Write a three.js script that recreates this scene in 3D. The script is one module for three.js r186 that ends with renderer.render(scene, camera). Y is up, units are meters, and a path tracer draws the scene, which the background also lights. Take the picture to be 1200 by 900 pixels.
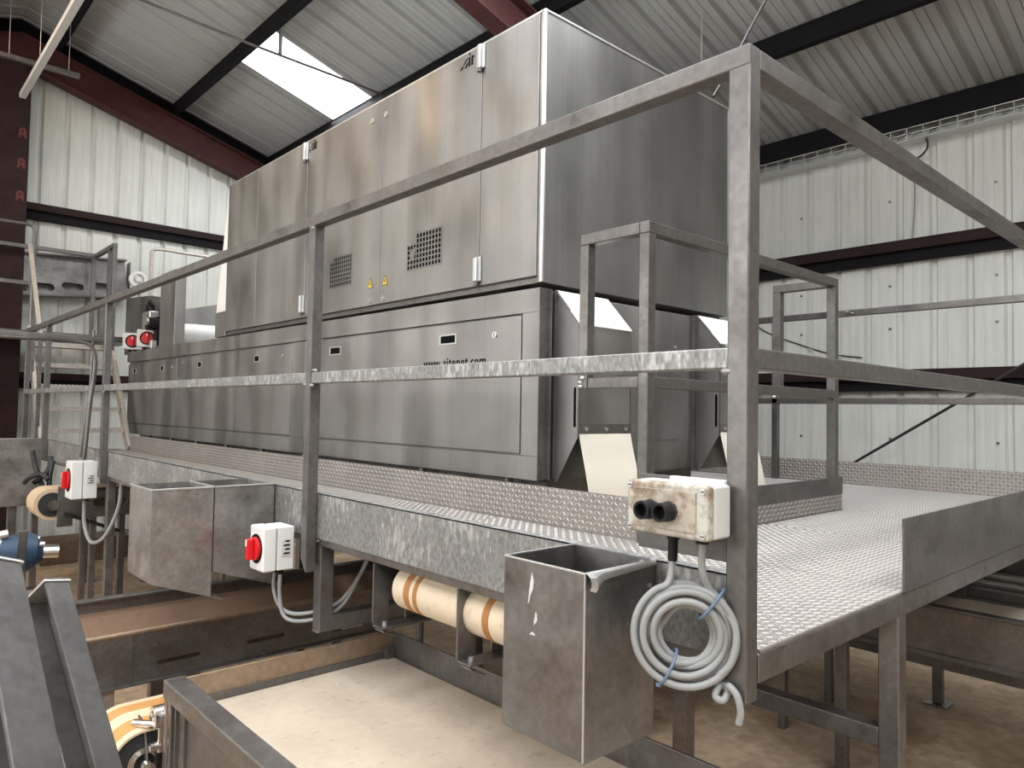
import * as THREE from 'three';
import { RoundedBoxGeometry } from 'three/addons/geometries/RoundedBoxGeometry.js';
import { mergeGeometries } from 'three/addons/utils/BufferGeometryUtils.js';
import { TextGeometry } from 'three/addons/geometries/TextGeometry.js';
import { FontLoader } from 'three/addons/loaders/FontLoader.js';
import { RectAreaLightUniformsLib } from 'three/addons/lights/RectAreaLightUniformsLib.js';

// ---------------------------------------------------------------- camera, light, exposure
// Coordinates below: walkway deck at y = 0, machine length along x, machine depth along z. FY lifts all to put the floor at y = 0.
const FY = 1.2, V3 = THREE.Vector3;
const scene = new THREE.Scene();
scene.background = new THREE.Color(0.55, 0.62, 0.7);
const CAM = new V3(0.67155, 0.42249, 1.18337);
const RIGHT = new V3(0.6748957, 0.0172822, -0.7377107), UP = new V3(0.0160962, 0.9991431, 0.0381323), FWD = new V3(-0.7377376, 0.0376096, -0.6740392);
const FPX = 852.223;
const camera = new THREE.PerspectiveCamera(2 * Math.atan(450 / FPX) * 180 / Math.PI, 4 / 3, 0.05, 100);
camera.position.set(CAM.x, CAM.y + FY, CAM.z);
camera.up.copy(UP);
camera.lookAt(camera.position.clone().add(FWD));
const renderer = new THREE.WebGLRenderer({ antialias: true });
renderer.toneMapping = THREE.LinearToneMapping;
renderer.toneMappingExposure = 1.85;
renderer.shadowMap.enabled = true;
RectAreaLightUniformsLib.init();

// rooflights: translucent sheets in the roof (built below with the roof), [x0, x1, |z| top, |z| bottom, side, strength]
const SLOPE = 0.2895, roofY = z => 2.95 + SLOPE * (5 - Math.abs(z));
const ROOFLIGHTS = [
  [-6.57, -5.77, 1.56, 3.77, -1, 8],
  [-0.97, -0.17, 0.4, 2.6, -1, 8],
  [-6.57, -5.77, 0.4, 3.77, 1, 2.3, [1, .80, .58]],  // warm tint added to put an orange glow on the cabinet doors
  [-3.37, -2.57, 0.4, 3.77, 1, 2.6],
  [-0.97, -0.17, 0.4, 3.77, 1, 6],
  [-2.57, -1.77, 0.4, 2.6, -1, 8],  // added out of view, more light on back wall and deck
  [1.83, 2.63, 0.4, 3.77, -1, 3],  // added out of view to lift the back wall and cabinet end
  [1.83, 2.63, 0.4, 3.77, 1, 12],  // added out of view, fill for back wall and floor
  [4.63, 5.43, 0.4, 3.77, 1, 11],  // added out of view as further fill for the back wall
];
// added unseen glazing band in the opposite eave wall, for fill light: x0, x1, y0, y1
const FILL_GLAZING = [-7.4, -0.4, 0.7, 2.5], FILL_GLAZING_POWER = 1.1;
{
  const [x0, x1, y0, y1] = FILL_GLAZING, li = new THREE.RectAreaLight(new THREE.Color(.94, .975, 1), FILL_GLAZING_POWER, x1 - x0, y1 - y0);
  li.position.set((x0 + x1) / 2, (y0 + y1) / 2 + FY, 5.05); li.lookAt(li.position.clone().add(new V3(0, 0, -1))); li.name = 'added_band_light'; scene.add(li);  // fill light of the added band
}
for (const [x0, x1, za, zb, s, power, tint = [.94, .975, 1]] of ROOFLIGHTS) {
  const w = x1 - x0, l = Math.hypot(zb - za, SLOPE * (zb - za)), zm = s * (za + zb) / 2;
  const li = new THREE.RectAreaLight(new THREE.Color(...tint), power, w, l);
  li.position.set((x0 + x1) / 2, roofY(zm) - 0.05 + FY, zm);
  li.up.set(0, 0, 1);
  const n = new V3(0, -1, -s * SLOPE).normalize();
  li.lookAt(li.position.clone().add(n));
  li.name = 'rooflight_daylight'; scene.add(li);
}

// ---------------------------------------------------------------- helpers
const rnd = (seed => () => { seed = (seed * 1664525 + 1013904223) >>> 0; return seed / 4294967296; })(7);
function on(px, py, ax, v) {           // the point where the ray of a photo pixel meets a plane x, y or z = v
  const d = FWD.clone().addScaledVector(RIGHT, (px - 600) / FPX).addScaledVector(UP, (450 - py) / FPX);
  return CAM.clone().addScaledVector(d, (v - CAM[ax]) / d[ax]);
}
const P = (x, y, z) => new V3(x, y, z);
function norm(g, keepUV) {             // plain attributes only, uv in metres from the dominant axis of each face
  if (g.index) g = g.toNonIndexed();
  if (!g.attributes.normal) g.computeVertexNormals();
  const p = g.attributes.position, n = g.attributes.normal;
  if (!keepUV) {
    const uv = new Float32Array(p.count * 2);
    for (let i = 0; i < p.count; i += 3) {
      let a = 0, b = 0, c = 0;
      for (let k = 0; k < 3; k++) { a += n.getX(i + k); b += n.getY(i + k); c += n.getZ(i + k); }
      a = Math.abs(a); b = Math.abs(b); c = Math.abs(c);
      for (let k = 0; k < 3; k++) {
        const j = i + k, x = p.getX(j), y = p.getY(j), z = p.getZ(j);
        if (a >= b && a >= c) { uv[2 * j] = z; uv[2 * j + 1] = y; } else if (b >= c) { uv[2 * j] = x; uv[2 * j + 1] = z; } else { uv[2 * j] = x; uv[2 * j + 1] = y; }
      }
    }
    g.setAttribute('uv', new THREE.BufferAttribute(uv, 2));
  }
  for (const k of Object.keys(g.attributes)) if (!['position', 'normal', 'uv'].includes(k)) g.deleteAttribute(k);
  return g;
}
const join = a => a.length === 1 ? a[0] : mergeGeometries(a);
function box(x0, x1, y0, y1, z0, z1, r = 0.002) {
  if (x1 < x0) [x0, x1] = [x1, x0]; if (y1 < y0) [y0, y1] = [y1, y0]; if (z1 < z0) [z0, z1] = [z1, z0];
  const w = x1 - x0, h = y1 - y0, d = z1 - z0, rr = Math.min(r, w * .3, h * .3, d * .3);
  const g = rr > 4e-4 ? new RoundedBoxGeometry(w, h, d, 1, rr) : new THREE.BoxGeometry(w, h, d);
  g.translate((x0 + x1) / 2, (y0 + y1) / 2, (z0 + z1) / 2);
  return norm(g);
}
function frameTo(g, p, q, up = new V3(0, 1, 0)) {     // local +z runs from p to q
  const z = q.clone().sub(p).normalize(); let x = up.clone().cross(z); if (x.lengthSq() < 1e-6) x = new V3(1, 0, 0).cross(z); x.normalize();
  const y = z.clone().cross(x);
  g.applyMatrix4(new THREE.Matrix4().makeBasis(x, y, z).setPosition(p));
  return g;
}
function bar(p, q, w, h, r = 0.003, up) {              // rectangular tube from p to q, w sideways, h upwards
  const L = p.distanceTo(q), g = new RoundedBoxGeometry(w, h, L, 1, Math.min(r, w * .3, h * .3)); g.translate(0, 0, L / 2);
  return frameTo(norm(g), p, q, up);
}
function cyl(p, q, r, seg = 20, r2 = r, open = false) {
  const L = p.distanceTo(q), g = new THREE.CylinderGeometry(r2, r, L, seg, 1, open); g.rotateX(Math.PI / 2); g.translate(0, 0, L / 2);
  return frameTo(norm(g), p, q);
}
function ring(p, q, r, rIn, seg = 28) {                // hollow cylinder
  const L = p.distanceTo(q), s = new THREE.Shape(); s.absarc(0, 0, r, 0, Math.PI * 2); const h = new THREE.Path(); h.absarc(0, 0, rIn, 0, Math.PI * 2, true); s.holes.push(h);
  return frameTo(norm(new THREE.ExtrudeGeometry(s, { depth: L, bevelEnabled: false, curveSegments: seg })), p, q);
}
const tube = (pts, r, n = 40, seg = 8) => norm(new THREE.TubeGeometry(new THREE.CatmullRomCurve3(pts), n, r, seg));
function loopPath(pts) { const h = new THREE.Path(); pts.forEach(([a, b], i) => i ? h.lineTo(a, b) : h.moveTo(a, b)); h.closePath(); return h; }
function plate(axis, at, t, pts, holes = [], bevel = 0) {    // polygon sheet: axis z uses (x,y), x uses (z,y), y uses (x,z); from at to at + t
  const m = axis === 'x' ? ([a, b]) => [-a, b] : axis === 'y' ? ([a, b]) => [a, -b] : v => v;
  const s = new THREE.Shape(); pts.map(m).forEach(([a, b], i) => i ? s.lineTo(a, b) : s.moveTo(a, b)); s.closePath();
  for (const h of holes) s.holes.push(loopPath(h.map(m)));
  const g = new THREE.ExtrudeGeometry(s, { depth: t, bevelEnabled: bevel > 0, bevelSize: bevel, bevelThickness: bevel, bevelSegments: 1 });
  if (axis === 'x') g.rotateY(Math.PI / 2); else if (axis === 'y') g.rotateX(-Math.PI / 2);
  g.translate(axis === 'x' ? at : 0, axis === 'y' ? at : 0, axis === 'z' ? at : 0);
  return norm(g);
}
function slot(ca, cb, len, wid, n = 6, vertical = false) {   // stadium outline
  const r = wid / 2, L = len / 2 - r, o = [];
  for (let i = 0; i <= n; i++) { const t = -Math.PI / 2 + Math.PI * i / n; o.push([L + r * Math.cos(t), r * Math.sin(t)]); }
  for (let i = 0; i <= n; i++) { const t = Math.PI / 2 + Math.PI * i / n; o.push([-L + r * Math.cos(t), r * Math.sin(t)]); }
  return o.map(([a, b]) => vertical ? [ca + b, cb + a] : [ca + a, cb + b]);
}
const rect = (a0, a1, b0, b1) => [[a0, b0], [a1, b0], [a1, b1], [a0, b1]];

const taken = {}, tops = [];
function numbered(n) { const k = taken[n] = (taken[n] ?? -1) + 1; return k ? `${n}_${String(k).padStart(3, '0')}` : n; }
function thing(name, label, category, group, kind) {
  const o = new THREE.Group(); o.name = numbered(name); o.userData = { label, category };
  if (group) o.userData.group = group; if (kind) o.userData.kind = kind;
  scene.add(o); tops.push(o); return o;
}
function add(parent, name, geo, mat, label) {
  const m = new THREE.Mesh(Array.isArray(geo) ? join(geo) : geo, mat); m.name = name; m.castShadow = m.receiveShadow = true;
  if (label) m.userData.label = label; parent.add(m); return m;
}
function single(name, label, category, geo, mat, group, kind) {
  const m = new THREE.Mesh(Array.isArray(geo) ? join(geo) : geo, mat); m.name = numbered(name); m.castShadow = m.receiveShadow = true;
  m.userData = { label, category }; if (group) m.userData.group = group; if (kind) m.userData.kind = kind;
  scene.add(m); tops.push(m); return m;
}
function settle() {                     // put each thing's origin at its base and lift everything by FY
  for (const o of tops) {
    const b = new THREE.Box3().setFromObject(o), c = new V3((b.min.x + b.max.x) / 2, b.min.y, (b.min.z + b.max.z) / 2);
    if (o.isMesh) { o.geometry.translate(-c.x, -c.y, -c.z); for (const k of o.children) k.position.sub(c); } else for (const k of o.children) k.position.sub(c);
    o.position.copy(c); o.position.y += FY;
  }
}

// ---------------------------------------------------------------- procedural textures and materials
const hash = (x, y, s) => { let h = (x * 374761393 + y * 668265263 + s * 974711) | 0; h = Math.imul(h ^ (h >>> 13), 1274126177); h ^= h >>> 16; return (h >>> 0) / 4294967295; };
function vn(u, v, pu, pv, s) {          // periodic value noise, u and v in 0..1, pu x pv cells
  const x = u * pu, y = v * pv, xi = Math.floor(x), yi = Math.floor(y), f = x - xi, g = y - yi, a = f * f * (3 - 2 * f), b = g * g * (3 - 2 * g);
  const h = (i, j) => hash(((i % pu) + pu) % pu, ((j % pv) + pv) % pv, s);
  return (h(xi, yi) * (1 - a) + h(xi + 1, yi) * a) * (1 - b) + (h(xi, yi + 1) * (1 - a) + h(xi + 1, yi + 1) * a) * b;
}
const fbm = (u, v, p, s, o = 4) => { let t = 0, a = .5, q = p; for (let i = 0; i < o; i++) { t += a * vn(u, v, q, q, s + i * 17); a *= .5; q *= 2; } return t / (1 - Math.pow(.5, o)); };
function tex(size, fn, srgb = true, rep = 1) {
  const d = new Uint8Array(size * size * 4);
  for (let j = 0; j < size; j++) for (let i = 0; i < size; i++) {
    const c = fn(i / size, j / size), k = 4 * (j * size + i);
    for (let q = 0; q < 3; q++) d[k + q] = Math.max(0, Math.min(255, Math.round(255 * (Array.isArray(c) ? c[q] : c)))); d[k + 3] = 255;
  }
  const t = new THREE.DataTexture(d, size, size); t.wrapS = t.wrapT = THREE.RepeatWrapping; t.magFilter = THREE.LinearFilter; t.minFilter = THREE.LinearFilter;
  if (srgb) t.colorSpace = THREE.SRGBColorSpace; t.repeat.set(rep, rep); t.needsUpdate = true; return t;
}
const cl = (x, a = 0, b = 1) => Math.max(a, Math.min(b, x));
const mix3 = (a, b, t) => a.map((v, i) => v + (b[i] - v) * t);
const T = {
  brush: tex(512, (u, v) => { const s = vn(u, v, 180, 5, 1) * .5 + vn(u, v, 64, 3, 2) * .5, b = fbm(u, v, 4, 3), m = vn(u, v, 11, 3, 4); const t = .85 + .06 * (s - .5) + .22 * (b - .5) + .12 * (m - .5); return [t * 1.008, t, t * .99]; }, true, .8),
  brushRough: tex(512, (u, v) => { const s = vn(u, v, 180, 5, 1) * .5 + vn(u, v, 64, 3, 2) * .5, b = fbm(u, v, 4, 9), m = vn(u, v, 14, 4, 5); return cl(.70 + .12 * (s - .5) + .45 * (b - .5) + .22 * (m - .5)); }, false, .8),
  blotch: tex(512, (u, v) => { const b = fbm(u, v, 6, 21, 5), f = fbm(u, v, 40, 22, 3), k = cl((fbm(u, v, 9, 24, 4) - .56) * 5); const t = .84 + .22 * (b - .5) + .14 * (f - .5); return mix3([t, t * .985, t * .97], [t * .9, t * .82, t * .75], k * .3); }, true, 2),
  blotchRough: tex(256, (u, v) => cl(.72 + .5 * (fbm(u, v, 7, 31) - .5) + .25 * (fbm(u, v, 40, 32, 2) - .5)), false, 2),
  galv: tex(512, (u, v) => { const c = vn(u, v, 120, 80, 41), d = vn(u, v, 200, 60, 42), b = fbm(u, v, 5, 43), w = cl((vn(u, v, 90, 30, 44) * fbm(u, v, 6, 45) - .34) * 5); const t = .74 + .14 * (c - .5) + .12 * (d - .5) + .14 * (b - .5) + .16 * w; return [t, t * 1.0, t * .99]; }, true, 1.5),
  dust: tex(512, (u, v) => { const b = fbm(u, v, 5, 51, 5), f = fbm(u, v, 60, 52, 3); const t = .86 + .16 * (b - .5) + .16 * (f - .5); return [t, t * .965, t * .93]; }, true, 1),
  paint: tex(256, (u, v) => { const b = fbm(u, v, 4, 61), s = vn(u, v, 60, 4, 62); const t = .93 + .06 * (b - .5) + .05 * (s - .5); return [t * 1.0, t, t * .985]; }, true, .7),
  floor: tex(512, (u, v) => { const b = fbm(u, v, 4, 71, 5), f = fbm(u, v, 50, 72, 3), k = cl((fbm(u, v, 7, 73) - .52) * 4); const t = .78 + .3 * (b - .5) + .22 * (f - .5); return mix3([t, t * .93, t * .84], [t * .8, t * .68, t * .55], k * .6); }, true, .5),
  belt: tex(256, (u, v) => { const b = fbm(u, v, 5, 81), f = fbm(u, v, 50, 82, 2), k = cl((fbm(u, v, 40, 83, 3) - .72) * 8); const t = .93 + .08 * (b - .5) + .05 * (f - .5) - .08 * k; return [t, t * .965, t * .92]; }, true, 1),
  grime: tex(512, (u, v) => { const b = fbm(u, v, 5, 91, 5), f = fbm(u, v, 24, 92, 4), k = cl((b * .6 + f * .4 - .46) * 3.2); return mix3([.93, .93, .9], [.58, .48, .38], k); }, true, 4),
};
function mat(rgb, rough, metal = 0, o = {}) {
  const m = new THREE.MeshPhysicalMaterial({ roughness: rough, metalness: metal, side: THREE.DoubleSide }); m.color.setRGB(...rgb);
  Object.assign(m, o); return m;
}
const M = {
  steel: mat([.425, .42, .415], .76, 1, { map: T.brush, roughnessMap: T.brushRough }),
  bin: mat([.34, .34, .345], .62, .9, { map: T.blotch, roughnessMap: T.blotchRough }),
  rail: mat([.235, .228, .225], .6, .7, { map: T.blotch, roughnessMap: T.blotchRough }),
  frame: mat([.30, .29, .285], .62, .8, { map: T.blotch, roughnessMap: T.blotchRough }),
  galv: mat([.52, .52, .52], .58, .7, { map: T.galv }),
  ladder: mat([.72, .71, .69], .5, .55, { map: T.dust }),
  deck: mat([.39, .377, .368], .55, .35, { map: T.dust }),
  kick: mat([.42, .41, .395], .5, .6, { map: T.dust }),
  wall: mat([.76, .775, .755], .55, 0, { map: T.paint }),
  roof: mat([.50, .51, .52], .5, .1, { map: T.paint }),
  red: mat([.085, .028, .026], .65, 0, { map: T.blotch, specularIntensity: .5 }),
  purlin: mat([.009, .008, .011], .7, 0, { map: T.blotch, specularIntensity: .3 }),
  girt: mat([.034, .017, .017], .7, 0, { map: T.blotch, specularIntensity: .4 }),
  floor: mat([.70, .61, .52], .8, 0, { map: T.floor }),
  concrete: mat([.22, .17, .14], .9, 0, { map: T.floor }),
  black: mat([.010, .010, .011], .55, 0, { specularIntensity: .5 }),
  rubber: mat([.02, .02, .022], .7),
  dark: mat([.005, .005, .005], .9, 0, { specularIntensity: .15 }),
  white: mat([.80, .79, .76], .55),
  abs: mat([.70, .70, .68], .45),
  red_plastic: mat([.62, .012, .02], .35),
  belt: mat([.62, .565, .50], .75, 0, { map: T.belt }),
  tan: mat([.74, .62, .47], .6, 0, { map: T.belt }),
  brown: mat([.46, .22, .07], .65, 0, { map: T.belt }),
  beltDark: mat([.20, .13, .09], .7, 0, { map: T.belt }),
  chute: mat([.86, .85, .82], .45),
  flap: mat([.80, .745, .65], .55),
  grime: mat([.56, .55, .53], .5, 0, { map: T.grime }),
  cable: mat([.27, .275, .27], .5),
  blackCable: mat([.015, .015, .017], .5),
  blue: mat([.02, .045, .085], .45, .1),
  tie: mat([.12, .17, .26], .5),
  chrome: mat([.75, .74, .72], .18, 1),
  zinc: mat([.62, .62, .61], .4, .9),
  yellow: mat([.78, .55, .02], .5),
  ink: mat([.008, .007, .007], .8, 0, { specularIntensity: .3 }),
  steelEnd: mat([.43, .43, .43], .42, 1, { map: T.brush }),
  chromeBrushed: mat([.78, .76, .74], .32, 1),
  grimeDark: mat([.47, .42, .375], .55, 0, { map: T.grime }),
  binLight: mat([.53, .525, .525], .6, .9, { map: T.blotch, roughnessMap: T.blotchRough }),
  tanReflect: mat([.50, .40, .31], .5, .6, { map: T.dust }),  // tan reflection and shine put into the colour
  flapBelt: mat([.78, .70, .58], .6, 0, { map: T.belt }),
  orange: mat([.60, .33, .12], .6, 0, { map: T.belt }),
  legPale: mat([.45, .39, .34], .6, .4, { map: T.blotch }),
  tubeSteel: mat([.125, .123, .125], .7, .75, { map: T.blotch, roughnessMap: T.blotchRough }),
  rooflightWarm: mat([.85, .72, .5], .6, 0, { emissive: new THREE.Color(1, .76, .5), emissiveIntensity: 1.3 }),  // sheet colour tinted warm for the glow it throws on the doors
  stud: mat([.46, .447, .435], .46, .55),
  trunk: mat([.62, .61, .59], .5, .2),
  rooflight: mat([.9, .9, .88], .6, 0, { emissive: new THREE.Color(1, 1, .99), emissiveIntensity: 2.2 }),
};
const font = await new FontLoader().loadAsync('fonts/droid/droid_sans_bold.typeface.json');

// ---------------------------------------------------------------- the building
const RX0 = -8.3, RX1 = 9, RZ = 5.1, FL = -1.2;
function profile(u0, u1, off, minor, pitch = .25, depth = .028) {      // [u, d] of trapezoid ribs with two fine stiffeners in each pan
  const o = [], base = [[0, 1], [.014, 1], [.03, 0], [.085, 0], [.091, minor], [.097, 0], [.150, 0], [.156, minor], [.162, 0], [.22, 0], [.236, 1], [.25, 1]];
  const d = u => { let t = (((u - off) % pitch) + pitch) % pitch; for (let i = 1; i < base.length; i++) if (t <= base[i][0]) { const [a, p] = base[i - 1], [b, q] = base[i]; return depth * (p + (q - p) * (b > a ? (t - a) / (b - a) : 0)); } return 0; };
  const us = new Set([u0, u1]); const k0 = Math.floor((u0 - off) / pitch) - 1, k1 = Math.ceil((u1 - off) / pitch) + 1;
  for (let k = k0; k <= k1; k++) for (const [t] of base) { const u = off + k * pitch + t; if (u > u0 + 1e-6 && u < u1 - 1e-6) us.add(+u.toFixed(6)); }
  for (const u of [...us].sort((a, b) => a - b)) o.push([u, d(u)]);
  return o;
}
function sheet(u0, u1, off, lo, hi, at, minor = .1) {   // at(u, v, d) gives the point
  const pr = profile(u0, u1, off, minor), pos = [], uv = [];
  const f = v => typeof v === 'function' ? v : () => v; const L = f(lo), H = f(hi);
  for (let i = 1; i < pr.length; i++) {
    const [a, da] = pr[i - 1], [b, db] = pr[i];
    const q = [[a, L(a), da], [b, L(b), db], [b, H(b), db], [a, H(a), da]];
    for (const k of [0, 1, 2, 0, 2, 3]) { const v = at(...q[k]); pos.push(v.x, v.y, v.z); uv.push(q[k][0], q[k][1]); }
  }
  const g = new THREE.BufferGeometry(); g.setAttribute('position', new THREE.Float32BufferAttribute(pos, 3)); g.setAttribute('uv', new THREE.Float32BufferAttribute(uv, 2)); g.computeVertexNormals();
  return g;
}
// floor
{
  const f = thing('floor', 'tan stained concrete floor of the packing shed', 'floor', null, 'structure');
  add(f, 'slab', box(RX0 - .3, RX1 + .3, FL - .15, FL, -RZ - .3, RZ + .3, 0), M.floor);
}
// walls: profiled cladding sheets on a lining
{
  const w = thing('wall_left', 'gable wall of off-white profiled steel cladding behind the ladder', 'wall', null, 'structure');
  add(w, 'outer_lining', plate('x', RX0 - .14, .06, [[-RZ - .1, FL], [RZ + .1, FL], [RZ + .1, roofY(RZ)], [0, roofY(0) + .1], [-RZ - .1, roofY(RZ)]]), M.wall);
  add(w, 'shade_strip', plate('x', RX0 + .02, .03, [[-RZ, roofY(RZ) - .01], [0, roofY(0) - .01], [RZ, roofY(RZ) - .01], [RZ, roofY(RZ) - .25], [0, roofY(0) - .25], [-RZ, roofY(RZ) - .25]]), M.purlin, 'dark strip painted as the shade above the rafter');  // stands for the shade between roof sheets and rafter
  for (let z = -5; z < 5; z += 1) add(w, 'cladding_sheet', sheet(z - .1, z + .9, .036, -1.0, u => roofY(u) - .01, (u, v, d) => P(RX0 - d, v, u)), M.wall);
}
{
  const w = thing('wall_back', 'long eave wall of off-white profiled steel cladding with dark girts', 'wall', null, 'structure');
  add(w, 'outer_lining', box(RX0 - .14, RX1 + .1, FL, roofY(RZ) + .05, -RZ - .14, -RZ - .08, 0), M.wall);
  for (let x = RX0; x < RX1; x += 1) add(w, 'cladding_sheet', sheet(x, Math.min(RX1, x + 1), .2, FL, roofY(RZ) + .03, (u, v, d) => P(u, v, -RZ - d)), M.wall);
  const screw = cyl(P(0, 0, 0), P(0, 0, .006), .011, 8);
  for (let x = -3.2; x < 0; x += .75) for (const y of [2.2, 1.5, 1.15, .25]) { const s = add(w, 'fixing_screw', screw, M.frame); s.position.set(x + .075, y, -RZ); }
}
{
  const w = thing('wall_front', 'opposite eave wall of off-white profiled steel cladding', 'wall', null, 'structure');
  add(w, 'outer_lining', box(RX0 - .14, RX1 + .1, FL, roofY(RZ) + .05, RZ + .08, RZ + .14, 0), M.wall);
  for (let x = RX0; x < RX1; x += 1) add(w, 'cladding_sheet', sheet(x, Math.min(RX1, x + 1), .2, FL, roofY(RZ) + .03, (u, v, d) => P(u, v, RZ + d)), M.wall);
}
{
  const w = thing('wall_right', 'far gable wall of profiled steel cladding at the shed end', 'wall', null, 'structure');
  add(w, 'outer_lining', plate('x', RX1 + .06, .06, [[-RZ - .1, FL], [RZ + .1, FL], [RZ + .1, roofY(RZ)], [0, roofY(0) + .1], [-RZ - .1, roofY(RZ)]]), M.wall);
  for (let z = -5; z < 5; z += 1) add(w, 'cladding_sheet', sheet(z - .1, z + .9, .036, FL, u => roofY(u) - .01, (u, v, d) => P(RX1 + d, v, u)), M.wall);
}
{
  const [x0, x1, y0, y1] = FILL_GLAZING, g = thing('window_6', 'added long band of glowing glazing for fill light in the opposite eave wall', 'window', null, 'structure');  // glowing band added out of view to brighten the faces towards it
  for (let x = x0; x < x1 - .01; x += 1) add(g, 'added_pane', box(x + .02, x + .98, y0, y1, RZ - .02, RZ - .01, 0), M.rooflight);
  for (let x = x0; x < x1 + .01; x += 1) add(g, 'mullion', box(x - .02, x + .02, y0, y1, RZ - .04, RZ, .002), M.rail);
}
single('baseboard_left', 'low brown concrete kerb along the foot of the gable wall', 'kerb', box(-8.29, -7.85, FL, -.97, -4.9, 4.9, .01), M.concrete, null, 'structure');
// roof
{
  const c = thing('ceiling', 'pitched roof of grey profiled steel sheets on dark purlins', 'roof', null, 'structure');
  for (const s of [-1, 1]) {
    const here = ROOFLIGHTS.filter(r => r[4] === s), br = new Set([RX0 - .1, RX1 + .1]);
    for (let x = -5.77 - 3; x < RX1; x += 1) if (x > RX0 - .05) br.add(+x.toFixed(3));
    for (const r of here) { br.add(r[0]); br.add(r[1]); }
    const b = [...br].sort((p, q) => p - q);
    const atR = (u, v, d) => P(u, roofY(v) + 1.5 * d, s * v);
    for (let i = 1; i < b.length; i++) {
      if (b[i] - b[i - 1] < .02) continue;
      const m = (b[i] + b[i - 1]) / 2, r = here.find(q => m > q[0] && m < q[1]);
      if (r) { add(c, 'roof_sheet', sheet(b[i - 1], b[i], .05, 0, r[2], atR, .25), M.roof); add(c, 'roof_sheet', sheet(b[i - 1], b[i], .05, r[3], 5.22, atR, .25), M.roof); }
      else add(c, 'roof_sheet', sheet(b[i - 1], b[i], .05, 0, 5.22, atR, .25), M.roof);
    }
    add(c, 'insulation_board', plate('x', RX0 - .2, RX1 - RX0 + .4, [[0, roofY(0) + .1], [s * 5.3, roofY(5.3) + .1], [s * 5.3, roofY(5.3) + .14], [0, roofY(0) + .14]]), M.roof);
  }
  const txt = ['beside the conduit over the sorting machine', 'high over the end deck', 'tinted warm for an orange glow on the cabinet, in the opposite slope facing the ladder', 'in the opposite slope facing the cabinet doors', 'in the opposite slope over the control box', 'added unseen for fill light, high over the cabinet end', 'added unseen for fill light, past the end deck near the second rafter', 'added unseen for fill light, in the opposite slope past the end deck', 'added unseen for fill light, in the opposite slope towards the far gable'];
  ROOFLIGHTS.forEach(([x0, x1, za, zb, s], i) => {
    const g = sheet(x0, x1, .05, za, zb, (u, v, d) => P(u, roofY(v) + d, s * v));
    const w = single('window_' + [1, 2, 3, 4, 5, 7, 8, 9, 10][i], 'bright translucent rooflight sheet ' + txt[i], 'rooflight', g, i === 2 ? M.rooflightWarm : M.rooflight, null, 'structure');
  });
}
// roof steel
for (const z of [5.0, 3.83, 2.66, 1.5, .33]) for (const s of [-1, 1]) {
  const where = { '5': 'at the eave', '3.83': 'above the end of the cabinet', '2.66': 'over the cabinet top', '1.5': 'along the top edge of the rooflight', '0.33': 'beside the ridge' }[String(z)];
  const y = roofY(z) - .008, q = thing('roof_purlin', `dark steel purlin under the roof sheets ${where}${s > 0 ? ', opposite slope' : ''}`, 'purlin', null, 'structure');
  add(q, 'web', box(RX0 + .01, RX1, y - .205, y - .02, s * z - .004, s * z + .004, 0), M.purlin);
  add(q, 'flange', box(RX0 + .01, RX1, y - .205, y - .197, s * z - .004, s * z + .06, 0), M.purlin);
  add(q, 'flange', box(RX0 + .01, RX1, y - .022, y - .014, s * z - .06, s * z + .004, 0), M.purlin);
}
for (const [x, txt] of [[-8.12, 'against the gable wall'], [-3.28, 'crossing over the machine'], [1.2, 'past the end deck'], [6, 'towards the far gable']]) for (const s of [-1, 1]) {
  const q = thing('roof_rafter', `dark red steel rafter ${txt}${s > 0 ? ', opposite slope' : ''}`, 'rafter', null, 'structure');
  const line = o => [[0, roofY(0) - o], [s * 4.95, roofY(4.95) - o]];
  const web = (o1, o2) => [...line(o1), ...line(o2).reverse()];
  add(q, 'web', plate('x', x - .006, .012, web(.235, .53)), M.red);
  add(q, 'flange', plate('x', x - .08, .16, web(.52, .535)), M.red);
  add(q, 'flange', plate('x', x - .08, .16, web(.222, .235)), M.red);
}
for (const [x, z, txt] of [[-8.12, .06, 'at the middle of the gable wall, beside the ladder'], [-3.28, -4.9, 'behind the machine at the eave wall'], [1.2, -4.9, 'at the eave wall past the end deck'], [-3.28, 4.9, 'at the opposite eave wall facing the cabinet'], [1.2, 4.9, 'at the opposite eave wall past the walkway']]) {
  const q = thing('steel_column', `dark red-brown steel column ${txt}`, 'column', null, 'structure');
  const top = roofY(z) - .54;
  add(q, 'web', box(x - .1, x + .1, FL, top, z - .005, z + .005, 0), M.girt);
  for (const d of [-.105, .093]) add(q, 'flange', box(x + d, x + d + .012, FL, top, z - .14, z + .14, 0), M.girt);
  if (z === .06) for (const y of [3.14, 2.83, 2.5]) add(q, 'paint_mark', [plate('x', x + .1055, .0015, [[-.055, y - .05], [-.05, y + .03], [-.035, y + .05], [-.005, y + .05], [.01, y + .03], [.015, y - .05], [-.005, y - .05], [-.008, y - .025], [-.032, y - .025], [-.035, y - .05]], [[[-.03, y + .005], [-.03, y + .025], [-.01, y + .025], [-.01, y + .005]]])], M.redMark ??= mat([.11, .026, .024], .8), 'faint red paint mark');
}
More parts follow.
